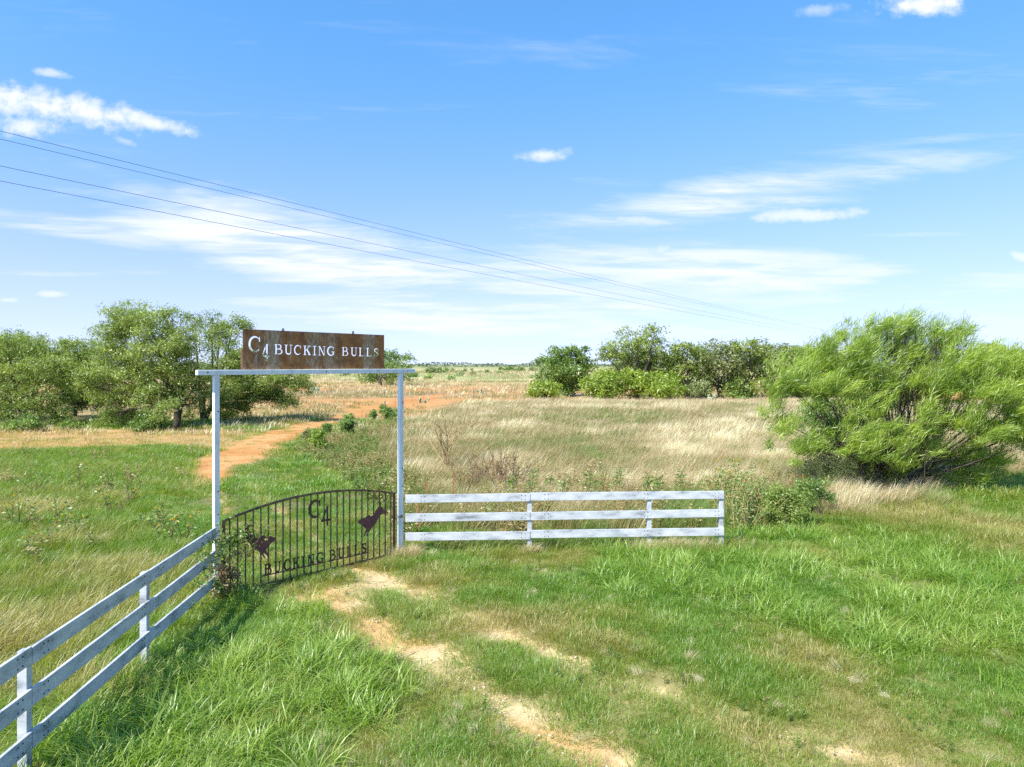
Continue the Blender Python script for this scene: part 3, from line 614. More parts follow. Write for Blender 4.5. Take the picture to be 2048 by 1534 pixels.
# ------------------------------------------------------------------ plants
def rdir(n): 
    v = RNG.normal(size=(n, 3)); return v / np.linalg.norm(v, axis=1)[:, None]
def leaves(C, A, L, Wd, bl):
    """one pointed four-cornered leaf for each centre"""
    n = len(C); S = np.cross(A, rdir(n)); S /= np.linalg.norm(S, axis=1)[:, None] + 1e-9
    V = np.stack([C - A * L[:, None] * .5, C + S * Wd[:, None] * .5 - A * L[:, None] * .05, C + A * L[:, None] * .5, C - S * Wd[:, None] * .5 - A * L[:, None] * .05], 1).reshape(-1, 3)
    return V, np.arange(4 * n).reshape(n, 4), np.repeat(bl, 4)
def bez(a, b, c, n): 
    t = np.linspace(0, 1, n)[:, None]; return (1 - t) ** 2 * a + 2 * t * (1 - t) * b + t * t * c
def make_tree(name, label, cat, base, lobes, mat, D=None, leaf=(.26, .075), per=70, clump=.42, trunks=1, fork=.22, tr=.22, wind=(0.25, 0, -.25), group=None, thick=.75, twigs=True, shell=.45, barkm=None, spread=.25, full=3.5, grow=1.1, stems_n=0, plume=0):
    bx, by = G(*base) if D is None else np.array([(base[0] - CX) * D / F, D]); D = by; k = D / F
    e = empty(name, (0, 0, 0)); tag(e, label, cat, group)
    Lc = []; zmax = 0
    for i, lb in enumerate(lobes):
        px, py, rx, ry = lb[:4]; rx *= grow; ry *= grow; dens = lb[4] if len(lb) > 4 else 1.0
        dy = random.uniform(-1, 1) * thick * max(rx, ry) * k * 1.4 if len(lb) < 6 else lb[5]
        s = (D + dy) / D
        Lc.append((np.array([(px - CX) * k * s, D + dy, CH - (py - HY) * k * s]), rx * k * s, (rx + ry) * .5 * k * s, ry * k * s, dens)); zmax = max(zmax, Lc[-1][0][2])
    z0 = float(gz(bx, by)); tb = MB(); stems = []
    for i in range(trunks):
        o = np.array([random.gauss(0, spread * i), random.gauss(0, spread * i), 0]) if i else np.zeros(3)
        st = np.array([bx, by, z0 - .15]); fk = st + o * .8 + np.array([random.gauss(0, .2), random.gauss(0, .2), zmax * fork * random.uniform(.7, 1.3) + .2])
        tb.tube(bez(st, (st + fk) / 2 + np.array([random.gauss(0, .1), 0, 0]), fk, 5), list(np.linspace(tr * 1.25, tr * .85, 5) * (1 if i == 0 else .7)), 8); stems.append(fk)
    allC = []; allA = []; allB = []; allS = []
    for i in range(stems_n):
        c = Lc[random.randrange(len(Lc))]; q1 = c[0] + rdir(1)[0] * np.array(c[1:4]) * .8; q1[2] = max(q1[2], .5); b0_ = np.array([bx + random.gauss(0, .7), by + random.gauss(0, .5), z0 - .1])
        md = b0_ * .45 + q1 * .55 + np.array([random.gauss(0, .35), random.gauss(0, .35), random.uniform(-.2, .7)]); pth = bez(b0_, md, q1, 8); tb.tube(pth, list(np.linspace(.032, .006, 8)), 5, False)
        for _ in range(5):
            a = pth[random.randrange(2, 7)]; p = a + rdir(1)[0] * random.uniform(.3, .8) + np.array([.2, 0, .25]); p[2] = max(p[2], .15); tb.tube(bez(a, (a + p) / 2 + rdir(1)[0] * .1, p, 4), [.011, .009, .006, .003], 4, False)
    for (c, rx, ry, rz, dens) in Lc:
        fk = min(stems, key=lambda q: np.linalg.norm((q - c)[:2]) + random.random())
        mid = fk * .5 + c * .5 + np.array([0, 0, -.18 * abs(c[2] - fk[2]) + .15]); limb = bez(fk, mid, c, 7)
        tb.tube(limb, list(np.linspace(tr * .55, tr * .14, 7)), 6, False)
        vol = rx * ry * rz; nc = max(5, int(dens * full * (vol ** .72) / (clump ** 2)))
        d = rdir(nc); r = RNG.random(nc) ** shell
        P = c + d * r[:, None] * np.array([rx, ry, rz])
        P[:, 2] = np.maximum(P[:, 2], z0 + .12)
        if twigs:
            for p in P[:: (1 if nc < 20 else 3)]:
                a = limb[random.randrange(3, 7)]; tb.tube(bez(a, (a + p) / 2 + np.array([random.gauss(0, .12), random.gauss(0, .12), .1]), p, 4), [tr * .10, tr * .075, tr * .05, tr * .03], 4, False)
        cb = RNG.random(nc); n = per
        cc = np.repeat(P, n, 0) + RNG.normal(size=(nc * n, 3)) * clump * np.array([.62, .62, .42]) * np.repeat(.6 + .7 * RNG.random(nc), n)[:, None]
        cc[:, 2] = np.maximum(cc[:, 2], z0 + .05)
        if plume: cc = cc + (np.repeat(d, n, 0) * .55 + np.array(wind)) * (RNG.uniform(-.45, 1.25, nc * n) * clump * plume)[:, None]; cc[:, 2] = np.maximum(cc[:, 2], z0 + .05)
        ax = rdir(nc * n) * (.8 if not plume else .5) + np.repeat(d, n, 0) * .35 + np.array(wind); ax /= np.linalg.norm(ax, axis=1)[:, None]
        allC.append(cc); allA.append(ax); allB.append(np.clip(np.repeat(cb, n) * .65 + RNG.random(nc * n) * .35, 0, 1))
    C = np.concatenate(allC); A = np.concatenate(allA); B = np.concatenate(allB); n = len(C)
    V, Fc, b = leaves(C, A, leaf[0] * RNG.uniform(.6, 1.3, n), leaf[1] * RNG.uniform(.6, 1.3, n), B)
    tb.build('trunk', barkm or BARK, e, True)
    link('crown', mesh_np('crown', V, Fc, mat, {'bl': b}), e)
    return e, n
total = 0
def T(*a, **k):
    global total; e, n = make_tree(*a, **k); total += n; return e
GLT = 'mesquite trees left of the road'; GRT = 'trees behind the dry grass field'
T('mesquite_tree', 'biggest mesquite tree, thick dark trunk and tall rounded crown behind the arch', 'tree', (352, 858),
  [(255, 632, 44, 24), (225, 660, 34, 26), (300, 648, 48, 30), (240, 695, 48, 36), (315, 690, 55, 36), (375, 690, 42, 34, .8), (345, 640, 36, 22, .45), (275, 735, 55, 34), (355, 735, 50, 36, .8), (215, 750, 42, 38), (225, 795, 42, 30), (285, 785, 48, 30), (345, 785, 45, 28), (180, 770, 28, 34, .8), (395, 760, 40, 36, .8), (215, 830, 34, 20, .8), (265, 828, 34, 18, .7), (320, 820, 34, 20, .7, -2.5), (380, 815, 30, 22, .6)],
  MESQ, leaf=(.25, .062), per=105, clump=.52, trunks=3, tr=.22, group=GLT, fork=.22, spread=.5, full=4.0, grow=1.12)
T('mesquite_tree', 'leaning mesquite with airy top and long low branches reaching over the road', 'tree', (408, 843),
  [(425, 634, 24, 13, .5), (390, 645, 22, 16, .4), (468, 648, 34, 16, .7), (440, 672, 40, 24, .8), (470, 712, 45, 26), (510, 730, 50, 26), (440, 745, 45, 28), (500, 765, 50, 26), (560, 755, 42, 24), (600, 770, 26, 20), (545, 790, 42, 18), (480, 795, 40, 20), (440, 800, 36, 20, .8), (575, 800, 26, 14, .8), (470, 825, 30, 16, .6), (430, 828, 26, 14, .5)],
  MESQ, leaf=(.25, .062), per=105, clump=.48, trunks=3, tr=.24, group=GLT, wind=(.35, 0, -.3), full=3.9, grow=1.12)
T('mesquite_tree', 'mesquite with bare twiggy middle at the outer edge of the grove', 'tree', (45, 852),
  [(15, 690, 40, 24), (60, 695, 44, 26), (105, 705, 36, 24), (20, 735, 46, 28, .7), (80, 740, 50, 30, .8), (125, 745, 36, 34), (30, 790, 55, 24, .45), (100, 790, 45, 26, .7), (-40, 740, 50, 50), (60, 820, 40, 18, .7), (10, 825, 40, 18, .7), (110, 825, 34, 18, .7)],
  MESQ, leaf=(.25, .062), per=95, clump=.5, trunks=3, tr=.2, group=GLT, full=4.1, grow=1.12)
T('mesquite_tree', 'lower light green mesquite filling the gap beside the biggest tree', 'tree', (150, 838),
  [(150, 700, 42, 22), (175, 730, 38, 30), (130, 740, 44, 34), (165, 770, 44, 34), (140, 805, 40, 22, .7), (190, 800, 30, 26, .8)], MESQ, leaf=(.26, .066), per=95, clump=.5, trunks=2, tr=.2, group=GLT, full=4.0, grow=1.12)
for i, (px, top, sz, lb) in enumerate([(-130, 660, 70, 'mesquite partly cut by the frame beyond the twiggy one'), (20, 668, 45, 'hazy mesquite standing behind the twiggy one')]):
    T('mesquite_tree', lb, 'tree', (px, 842), [(px, top + 20, sz, 28), (px - sz * .6, top + 55, sz * .8, 34), (px + sz * .6, top + 55, sz * .8, 34), (px, top + 100, sz, 36), (px - sz * .5, top + 135, sz * .7, 28), (px + sz * .5, top + 135, sz * .7, 28)], MESQ, leaf=(.28, .07), per=70, clump=.55, trunks=2, tr=.25, group=GLT)
T('mesquite_tree', 'lone small mesquite standing in red pasture behind the right post', 'tree', (762, 771),
  [(765, 712, 32, 14), (800, 716, 30, 11, .6), (745, 730, 30, 14), (785, 735, 34, 14, .8), (740, 752, 28, 11, .8), (800, 752, 26, 10, .7), (768, 755, 30, 10, .8)], MESQD, leaf=(.6, .2), per=34, clump=.9, trunks=2, tr=.3)
T('broadleaf_tree', 'dense dark green round tree at the end of the field treeline', 'tree', (1133, 792), [(1135, 706, 40, 14), (1110, 722, 32, 18), (1160, 722, 32, 18), (1130, 740, 46, 20), (1105, 758, 32, 18), (1155, 760, 34, 18), (1130, 775, 40, 13)], MESQD, leaf=(.5, .18), per=44, clump=.7, trunks=2, tr=.3, group=GRT)
T('mesquite_tree', 'tall thin topped tree showing sky between its upper branches', 'tree', (1272, 796), [(1270, 664, 40, 9, .5), (1310, 661, 24, 9, .5), (1225, 690, 30, 12, .45), (1265, 690, 44, 16, .6), (1310, 685, 34, 16, .6), (1260, 715, 55, 18), (1310, 715, 45, 18), (1215, 715, 32, 18, .6), (1280, 745, 55, 20)], MESQ, leaf=(.5, .15), per=40, clump=.7, trunks=3, tr=.26, group=GRT)
for (bxp, tp, hw, lb, mt) in [(1375, 686, 44, 'olive mesquite crowding next to the thin topped tree', MESQ), (1440, 682, 42, 'grey green mesquite in the middle of the field treeline', MESQG), (1500, 680, 44, 'tall rounded mesquite rising above the field treeline', MESQ), (1556, 690, 40, 'mesquite whose crown meets the feathery bush', MESQG),
                          (1598, 692, 44, 'low mesquite joining the treeline to the feathery bush', MESQ), (1640, 694, 60, 'mesquite seen behind the left side of the feathery bush', MESQ), (1980, 690, 60, 'mesquite seen above the right shoulder of the feathery bush', MESQ), (2110, 695, 70, 'mesquite beyond the right shoulder of the feathery bush', MESQG)]:
    T('mesquite_tree', lb, 'tree', (bxp, 797), [(bxp, tp + 12, hw * .8, 12), (bxp - hw * .6, tp + 28, hw * .6, 18), (bxp + hw * .6, tp + 26, hw * .6, 18), (bxp, tp + 42, hw, 20), (bxp - hw * .6, tp + 65, hw * .6, 20), (bxp + hw * .6, tp + 65, hw * .6, 20), (bxp, tp + 88, hw, 15, .7)], mt, leaf=(.5, .15), per=40, clump=.7, trunks=3, tr=.24, group=GRT)
for (bxp, cy, hw, hh, lb, mt) in [(1085, 780, 40, 16, 'low round bush in front of the dark round tree', LIME), (1208, 768, 44, 28, 'yellow green bush between dark round tree and tall tree', LIME), (1268, 762, 34, 26, 'yellow green bush under the thin topped tree', LIME), (1325, 770, 44, 26, 'wide yellow green bush right of the thin topped tree', LIME), (1480, 782, 34, 15, 'small green bush at the foot of the field treeline', FORB), (1400, 778, 30, 16, 'grey twiggy bush among the field treeline', MESQG)]:
    T('bush', lb, 'bush', (bxp, 799), [(bxp - hw * .4, cy, hw * .6, hh * .8), (bxp + hw * .4, cy, hw * .6, hh * .8), (bxp, cy - hh * .4, hw * .6, hh * .6), (bxp, cy + hh * .5, hw * .8, hh * .5)], mt, leaf=(.45, .17), per=40, clump=.6, trunks=3, tr=.12, group='bushes along the field treeline', fork=.1)
T('feathery_bush', 'huge bright green feathery bush with many dark stems, blown by wind', 'bush', (1790, 985),
  [(1575, 762, 44, 30), (1552, 835, 30, 40, .6), (1590, 885, 50, 40, .6), (1640, 727, 50, 34), (1640, 780, 50, 34), (1705, 692, 38, 22, .6), (1700, 730, 50, 34), (1775, 674, 48, 26, .8), (1770, 720, 55, 34), (1832, 664, 34, 20, .5), (1845, 709, 50, 36), (1900, 689, 38, 28, .9), (1925, 730, 50, 34), (1975, 720, 42, 32), (2040, 740, 55, 38),
   (1875, 765, 55, 30), (1950, 785, 60, 36), (2035, 800, 60, 40), (1720, 770, 45, 26, .5), (1835, 800, 45, 24, .5), (1890, 840, 52, 30), (1965, 860, 60, 36), (2050, 865, 55, 42), (1895, 905, 50, 28), (1935, 945, 42, 24), (1840, 890, 40, 24, .5), (1730, 895, 45, 26, .5), (1985, 920, 40, 24), (2115, 780, 60, 55), (1800, 930, 40, 20, .6), (1800, 765, 50, 30, .8, 1.5), (1760, 800, 50, 34, .7, 2.0), (1830, 780, 40, 30, .7, 1.0), (1750, 830, 45, 30, .5, -1.2), (1800, 870, 45, 30, .5, -1.4), (1700, 800, 40, 30, .6, -1.0), (1850, 840, 40, 30, .6, -1.5), (1760, 770, 45, 25, .6, -.6), (1690, 870, 40, 34, .6, -1.5), (1760, 900, 40, 28, .6, -1.8), (1690, 950, 40, 18, .5), (1760, 955, 40, 18, .6), (1860, 955, 40, 22, .7), (1735, 664, 22, 16, .3), (1875, 669, 24, 18, .4), (1665, 699, 20, 18, .3), (1812, 646, 16, 12, .25), (1925, 669, 16, 16, .3), (1690, 669, 14, 16, .25), (1775, 649, 14, 14, .25)],
  RETA, leaf=(.30, .019), per=120, clump=.22, plume=1.8, trunks=9, tr=.09, fork=.10, wind=(.42, 0, .5), thick=.9, shell=.5, spread=.10, full=2.3, grow=1.06, stems_n=90)
T('green_shrub', 'leafy mid green shrub nestled in the near side of the feathery bush', 'shrub', (1668, 955), [(1650, 830, 42, 34), (1690, 850, 34, 34), (1640, 880, 42, 32), (1690, 905, 36, 28)], FORB, leaf=(.11, .045), per=130, clump=.26, trunks=5, tr=.05, fork=.12, shell=.5)
T('green_shrub', 'yellow flowered grey green shrub below the leafy shrub, before the feathery bush', 'shrub', (1665, 985), [(1625, 925, 40, 26, .7), (1675, 935, 40, 26, .7), (1720, 945, 34, 22, .7)], MESQG, leaf=(.09, .03), per=110, clump=.24, trunks=6, tr=.035, fork=.1, shell=.5)
T('green_shrub', 'dense low green shrub beside the end post of white fence', 'shrub', (1580, 1058), [(1560, 1000, 26, 28), (1592, 1005, 26, 30), (1575, 1035, 34, 20), (1540, 1015, 22, 26, .7)], MESQ, leaf=(.08, .032), per=130, clump=.17, trunks=5, tr=.03, fork=.1, shell=.5)
T('green_shrub', 'loose green shrub between low shrub and blond grass', 'shrub', (1625, 1035), [(1610, 975, 26, 24, .7), (1640, 985, 28, 26, .7)], MESQD, leaf=(.08, .03), per=110, clump=.18, trunks=4, tr=.03, fork=.1, shell=.5)
for (px, py, w, h, lb, mt) in [(622, 884, 20, 14, 'round grey green shrub at the bend of the red road', MESQG), (655, 868, 10, 12, 'small dark shrub by the road just past the round one', FORB), (636, 900, 18, 22, 'bright green weed bush beneath the round roadside shrub', LIME), (745, 838, 8, 10, 'little upright shrub beside the red road', FORB), (766, 832, 7, 12, 'thin upright shrub next to the weathered wood post', FORB), (695, 868, 16, 22, 'tall dark green weed clump along the roadside', FORB), (780, 838, 16, 12, 'low green shrub at the foot of wood post', FORB)]:
    T('roadside_shrub', lb, 'shrub', (px, py + 6), [(px, py - h * 1.3, w, h * .8), (px - w * .4, py - h * .7, w * .7, h * .7), (px + w * .4, py - h * .7, w * .7, h * .7)], mt, leaf=(.12, .05), per=50, clump=.13, grow=.85, trunks=3, tr=.03, fork=.1, group='shrubs along the red road', shell=.5)
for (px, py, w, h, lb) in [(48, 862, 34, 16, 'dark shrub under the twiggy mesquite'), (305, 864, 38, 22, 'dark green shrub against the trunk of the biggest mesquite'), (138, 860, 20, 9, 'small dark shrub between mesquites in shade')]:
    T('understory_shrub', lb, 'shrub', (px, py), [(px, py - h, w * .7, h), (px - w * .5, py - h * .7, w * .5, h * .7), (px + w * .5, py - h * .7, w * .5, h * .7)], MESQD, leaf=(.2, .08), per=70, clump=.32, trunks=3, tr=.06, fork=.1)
# far shrubs on the open pasture
FS = [(866, 744, 13, 7), (884, 744, 10, 6), (893, 741, 5, 3), (907, 742, 5, 3), (932, 742, 5, 3), (922, 750, 4, 3), (945, 739, 4, 2), (1018, 740, 12, 5), (1041, 741, 9, 5), (1066, 740, 8, 4), (1003, 738, 5, 3), (905, 759, 6, 3), (946, 748, 4, 2), (1000, 746, 4, 2), (858, 757, 6, 4), (975, 743, 4, 2), (830, 752, 6, 3), (645, 745, 14, 5), (690, 750, 10, 4), (565, 748, 12, 5)]
for k, (px, py, w, h) in enumerate(FS):
    T('pasture_shrub', 'small rounded shrub dotted on the far open pasture', 'shrub', (px, py + 2), [(px, py - h * .5, w, h), (px - w * .5, py, w * .6, h * .6)], MESQD if k % 3 else MESQG, leaf=(.9, .5), per=14, clump=.9, trunks=1, tr=.12, group='shrubs on the far pasture', twigs=False)
# far wood
nw = 16000; fx = RNG.uniform(-1500, 1500, nw); row = RNG.random(nw); fy = 1050 + row * 250 + 60 * np.sin(fx / 170)
hh = 4.2 + 5.5 * fbm(fx / 38, fx * 0 + 3, 4) ** 1.5 * 2 - 1.5; gap = fbm(fx / 120, fx * 0 + 9, 2); keep = gap > .34
C = np.stack([fx, fy, RNG.random(nw) ** .7 * hh], 1)[keep]; A = rdir(len(C)); A[:, 2] *= .6
Vw, Fw, bw = leaves(C, A, RNG.uniform(2.2, 4.2, len(C)), RNG.uniform(1.4, 2.6, len(C)), RNG.random(len(C)))
o = link('far_woods', mesh_np('far_woods', Vw, Fw, FARL, {'bl': bw})); tag(o, 'low dark line of distant woods along the horizon', 'woods', kind='stuff')

# prickly pears
def cactus(label, px, py, n, r):
    x, y = G(px, py); e = empty('prickly_pear', (0, 0, 0)); tag(e, label, 'cactus', 'prickly pear clumps')
    for k in range(n):
        a = random.uniform(0, 6.28); lv = random.choice((0, 0, 1)); c = Vector((x + random.gauss(0, r * .8), y + random.gauss(0, r * .5), r * (.35 + lv * .75)))
        ax = Vector((random.gauss(0, .35), random.gauss(0, .3), 1)).normalized(); sd_ = ax.cross(Vector((math.cos(a), math.sin(a), .1))).normalized(); nn = ax.cross(sd_)
        V = []; Fq = []
        for i, ph in enumerate(np.linspace(0, math.pi, 6)):
            for j in range(8):
                t = 2 * math.pi * j / 8; V.append(c + ax * (-math.cos(ph)) * r * .55 + sd_ * math.sin(ph) * math.cos(t) * r * .42 + nn * math.sin(ph) * math.sin(t) * r * .09)
        for i in range(5): Fq += [(i * 8 + j, i * 8 + (j + 1) % 8, i * 8 + 8 + (j + 1) % 8, i * 8 + 8 + j) for j in range(8)]
        link('pad', mesh_np('pad', [tuple(v) for v in V], Fq, CACT, {'bl': np.full(len(V), random.random())}, True), e)
cactus('pale prickly pear clump at the edge of field treeline', 1393, 799, 16, .55); cactus('wide pale prickly pear clump right of the taller one', 1424, 800, 14, .5)
cactus('dark prickly pear beside the tip of the leaning mesquite', 630, 786, 16, .6); cactus('small prickly pear by the wire fence near the road', 842, 806, 9, .45)
cactus('prickly pear near the wood post on bare red soil', 968, 789, 9, .5)

# single weeds and stalks
def weed(name, label, cat, px, py, h, nst, spread, leafn, leaf, mat, stem=TWIG, flowers=0, group=None, up=.15, lo=.1):
    x, y = G(px, py); z = float(gz(x, y)); e = empty(name, (0, 0, 0)); tag(e, label, cat, group); sb = MB(); C = []; A = []; FC = []
    for k in range(nst):
        b = np.array([x + random.gauss(0, spread * .25), y + random.gauss(0, spread * .25), z - .05]); hh_ = h * random.uniform(.65, 1.05)
        tp = b + np.array([random.gauss(.08 * h, spread * .6), random.gauss(0, spread * .6), hh_]); md = (b + tp) / 2 + np.array([random.gauss(0, .06 * h), random.gauss(0, .06 * h), up * h])
        P = bez(b, md, tp, 6); sb.tube(P, list(np.linspace(.012, .004, 6) * (1 + h * .25)), 4, False)
        for q_ in range(leafn):
            s = random.uniform(lo, 1); p = P[min(5, int(s * 5))] + (P[min(5, int(s * 5) + 1)] - P[min(5, int(s * 5))]) * (s * 5 % 1)
            d = rdir(1)[0]; d[2] = abs(d[2]) * .6 - .1; d /= np.linalg.norm(d); C.append(p + d * leaf[0] * random.uniform(.4, 1.6)); A.append(d)
        for q_ in range(flowers):
            d = rdir(1)[0]; FC.append(tp + d * random.uniform(0, .18) * np.array([1, 1, .7]))
    sb.build('stems', stem, e)
    if C:
        n = len(C); Vl, Fl, bl = leaves(np.array(C), np.array(A), leaf[0] * RNG.uniform(.6, 1.3, n), leaf[1] * RNG.uniform(.6, 1.3, n), RNG.random(n)); link('leaves', mesh_np('leaves', Vl, Fl, mat, {'bl': bl}), e)
    if FC:
        for p in FC:
            m = MB(); q8 = [Vector(p) + Vector((math.cos(t) * r, -.35 * r * math.sin(t) - .02, math.sin(t) * r)) for t, r in ((2 * math.pi * i / 14, .045 if i % 2 == 0 else .022) for i in range(14))]
            m.add([Vector(p) + Vector((0, -.03, 0))] + q8, [(0, 1 + i, 1 + (i + 1) % 14) for i in range(14)]); me_ = m.mesh('flower', YELLOW); me_.attributes.new('bl', 'FLOAT', 'POINT'); link('flower', me_, e)
    return e
GS = 'sunflower plants in the left pasture'
for px, py, h, fl_, lb in [(160, 985, 1.3, 2, 'bushy wild sunflower in mid left pasture'), (215, 990, 1.4, 2, 'tall wild sunflower right of the bushy one'), (258, 1008, 1.4, 0, 'dark leafy stalk casting a shadow on green grass'), (75, 990, 1.1, 0, 'greyish weed in the left pasture'), (35, 1060, 1.2, 1, 'leafy sunflower near the frame edge'), (115, 1055, 1.1, 0, 'brownish forb beside the leafy sunflower'), (158, 1075, .8, 1, 'short sunflower with one bloom in pasture'), (78, 1105, .8, 1, 'low sunflower with one bloom near white fence'), (335, 1085, .9, 1, 'sunflower pair behind the near white rail'), (358, 1090, .9, 1, 'second sunflower closer to the left post'), (285, 1060, .5, 0, 'small silvery weed in bright green grass'), (225, 1030, .9, 1, 'slender sunflower above blond streak')]:
    weed('wild_sunflower', lb, 'weed', px, py, h, 5, .45, 16, (.12, .06), FORB, DEADTW, fl_ if fl_ < 2 else 1, GS)
GH = 'upright green stalks behind white fence'
for k, (px, tp) in enumerate([(1060, 942), (1080, 968), (1098, 950), (1125, 958), (1172, 945), (1236, 932), (1293, 950), (1310, 955), (1357, 940), (1022, 948), (1204, 962)]):
    D_ = 23.5 + (k % 3); h = CH - (tp - HY) * D_ / F
    weed('horseweed', 'upright leafy green weed stalk in tall grass behind white fence', 'weed', px, HY + F * CH / D_, h * 1.08, 2, .03, 120, (.15, .032), MESQD, MESQD, 0, GH, .0, .15)
for px, py, h, lb in [(1470, 1050, 1.75, 'tall brown and green sunflower stalks by fence end post'), (1500, 1045, 1.9, 'tallest seedy sunflower stalks behind the fence end'), (1485, 1062, 1.2, 'short leafy stalks tight against the end post'), (1525, 1050, 1.4, 'brown sunflower stalks next to low green shrub'), (1455, 1025, 1.7, 'yellow tipped sunflower stalks rising over the end rail')]:
    weed('sunflower_clump', lb, 'weed', px, py, h, 16, .55, 42, (.09, .04), FORB, TWIG, 1 if 'yellow' in lb else 0, 'sunflower stalks at the fence end')
for px, py, h, lb in [(1000, 985, 1.9, 'reddish dead forb clump in the field'), (960, 975, 1.6, 'dead brown forb beside bare sapling'), (1035, 980, 1.3, 'shorter dead forb clump near upright green stalks'), (930, 985, 1.2, 'low dead forb left of the reddish clump')]:
    weed('dead_forb', lb, 'weed', px, py, h, 18, .8, 40, (.07, .035), DEADL, DEADTW, 0, 'dead forbs in the dry field', .05)
def sapling():
    x, y = G(897, 945); e = empty('bare_sapling', (0, 0, 0)); tag(e, 'leafless yellowish sapling with upright spreading twigs in the dry field', 'sapling'); sb = MB()
    def grow(p, d, L, r, lev):
        q_ = p + d * L; mid = (p + q_) / 2 + np.array([random.gauss(0, .05), random.gauss(0, .05), 0]) * L; sb.tube(bez(p, mid, q_, 4), list(np.linspace(r, r * .6, 4)), 5, False)
        if lev:
            for _ in range(3 if lev > 1 else 4):
                nd = d + np.array([random.gauss(.05, .42), random.gauss(0, .4), random.uniform(.0, .35)]); nd /= np.linalg.norm(nd); grow(q_ if random.random() < .6 else mid, nd, L * random.uniform(.55, .85), r * .6, lev - 1)
    for k in range(4): grow(np.array([x, y, -.05]), np.array([random.gauss(0, .3), random.gauss(0, .25), 1.0]) / 1.1, 1.15, .042, 3)
    sb.build('branches', TWIG, e)
sapling()
# dead vine tangle at the left post and green vine on the gate
def tangle(name, label, pts_fn, n, seg, r, mat, stem, lf=3):
    e = empty(name, (0, 0, 0)); tag(e, label, 'vine'); sb = MB(); C = []
    for k in range(n):
        p = np.array(pts_fn()); P = [p]
        d = rdir(1)[0]
        for _ in range(4): d = d + rdir(1)[0] * .8; d /= np.linalg.norm(d); P.append(P[-1] + d * seg); C.append(P[-1])
        sb.tube(P, r, 4, False)
    sb.build('stems', stem, e); C = np.repeat(np.array(C), lf, 0) + RNG.normal(size=(len(C) * lf, 3)) * .04; A = rdir(len(C)); n_ = len(C)
    Vl, Fl, bl = leaves(C, A, .06 * RNG.uniform(.6, 1.4, n_), .04 * RNG.uniform(.6, 1.4, n_), RNG.random(n_)); link('leaves', mesh_np('leaves', Vl, Fl, mat, {'bl': bl}), e)
def on_gate(ta, tb, za, zb, sc=.05): return lambda: gw(random.uniform(ta, tb), random.uniform(za, zb), random.gauss(.02, sc))
tangle('dead_vine', 'brown dead vine tangle heaped round the foot of left post', lambda: gw(.10 + random.gauss(0, .085), abs(random.gauss(0, .45)), random.gauss(.06, .07)), 130, .09, .005, DEADL, DEADTW)
def vine_pt():
    t = random.gauss(.50, .19); return gw(t, 1.16 + random.gauss(0, .12) - .05 * t, random.gauss(.03, .05))
tangle('gate_vine', 'leafy green vine climbing over bars at the hinge side of the gate', vine_pt, 60, .07, .003, FORB, TWIG)
tangle('dry_vine', 'dry tan vine strands crossing the half hidden bull on the gate', on_gate(.2, 1.15, .74, 1.0, .03), 34, .10, .003, DEADL, TWIG, 1)
tangle('rail_vine', 'green vine trailing along the left fence rails near the post', lambda: (FA[0] + fd[0] * (s_ := abs(random.gauss(.2, .5))) + random.gauss(.15, .08), FA[1] + fd[1] * s_, random.choice((1.25, .8, .45)) + random.gauss(0, .1)), 60, .06, .003, FORB, TWIG)

# ------------------------------------------------------------------ grass: blades in clumps, clumps spread over the land
def tuft(nb, h, w, spread, bend, lean=(0, 0), segs=3, var=.35, head=0):
    V = []; Fq = []; bl = []
    for k in range(nb):
        a = random.uniform(0, 6.283); r = spread * math.sqrt(random.random()); b = np.array([r * math.cos(a), r * math.sin(a), -.02]); hh_ = h * random.uniform(1 - var, 1 + var * .6)
        a2 = a + random.gauss(0, .9); out = np.array([math.cos(a2), math.sin(a2), 0]) * bend * random.uniform(.3, 1.4) + np.array([lean[0], lean[1], 0]) * random.uniform(.6, 1.3)
        sdv = np.array([-math.sin(a2), math.cos(a2), 0]); tw = random.uniform(-.6, .6); sdv = sdv * math.cos(tw) + np.array([math.cos(a2), math.sin(a2), 0]) * math.sin(tw)
        cb = random.random(); i0 = len(V)
        for s in range(segs + 1):
            t = s / segs; p = b + out * hh_ * t ** 1.8 + np.array([0, 0, hh_ * (t - .38 * np.linalg.norm(out) * t ** 2.4)]); ww = w * (1 - t) ** .7 * (.8 + .5 * t) if not head else w * (1 + (head if t > .7 else 0)) * (1 - t * .75)
            if s == segs: V.append(p); bl.append(cb)
            else: V += [p - sdv * ww / 2, p + sdv * ww / 2]; bl += [cb, cb]
        for s in range(segs):
            j = i0 + s * 2
            if s == segs - 1: Fq.append((j, j + 1, j + 2))
            else: Fq += [(j, j + 1, j + 3), (j, j + 3, j + 2)]
    return np.array(V), np.array(Fq), np.array(bl)
def forb_tuft(h, nst, nl, leaf):
    V = []; Fq = []; bl = []
    C = []; A = []
    for k in range(nst):
        a = random.uniform(0, 6.28); r = random.uniform(0, .18); tp = np.array([r * 2 * math.cos(a), r * 2 * math.sin(a), h * random.uniform(.6, 1)])
        for j in range(nl):
            s = random.uniform(.1, 1); d = rdir(1)[0]; d[2] = d[2] * .5 + .2; d /= np.linalg.norm(d); C.append(tp * s + d * leaf[0] * .7); A.append(d)
    n = len(C); V, Fq, bl = leaves(np.array(C), np.array(A), leaf[0] * RNG.uniform(.6, 1.4, n), leaf[1] * RNG.uniform(.6, 1.4, n), RNG.random(n))
    return V, np.concatenate([Fq[:, :3], Fq[:, [0, 2, 3]]]), bl
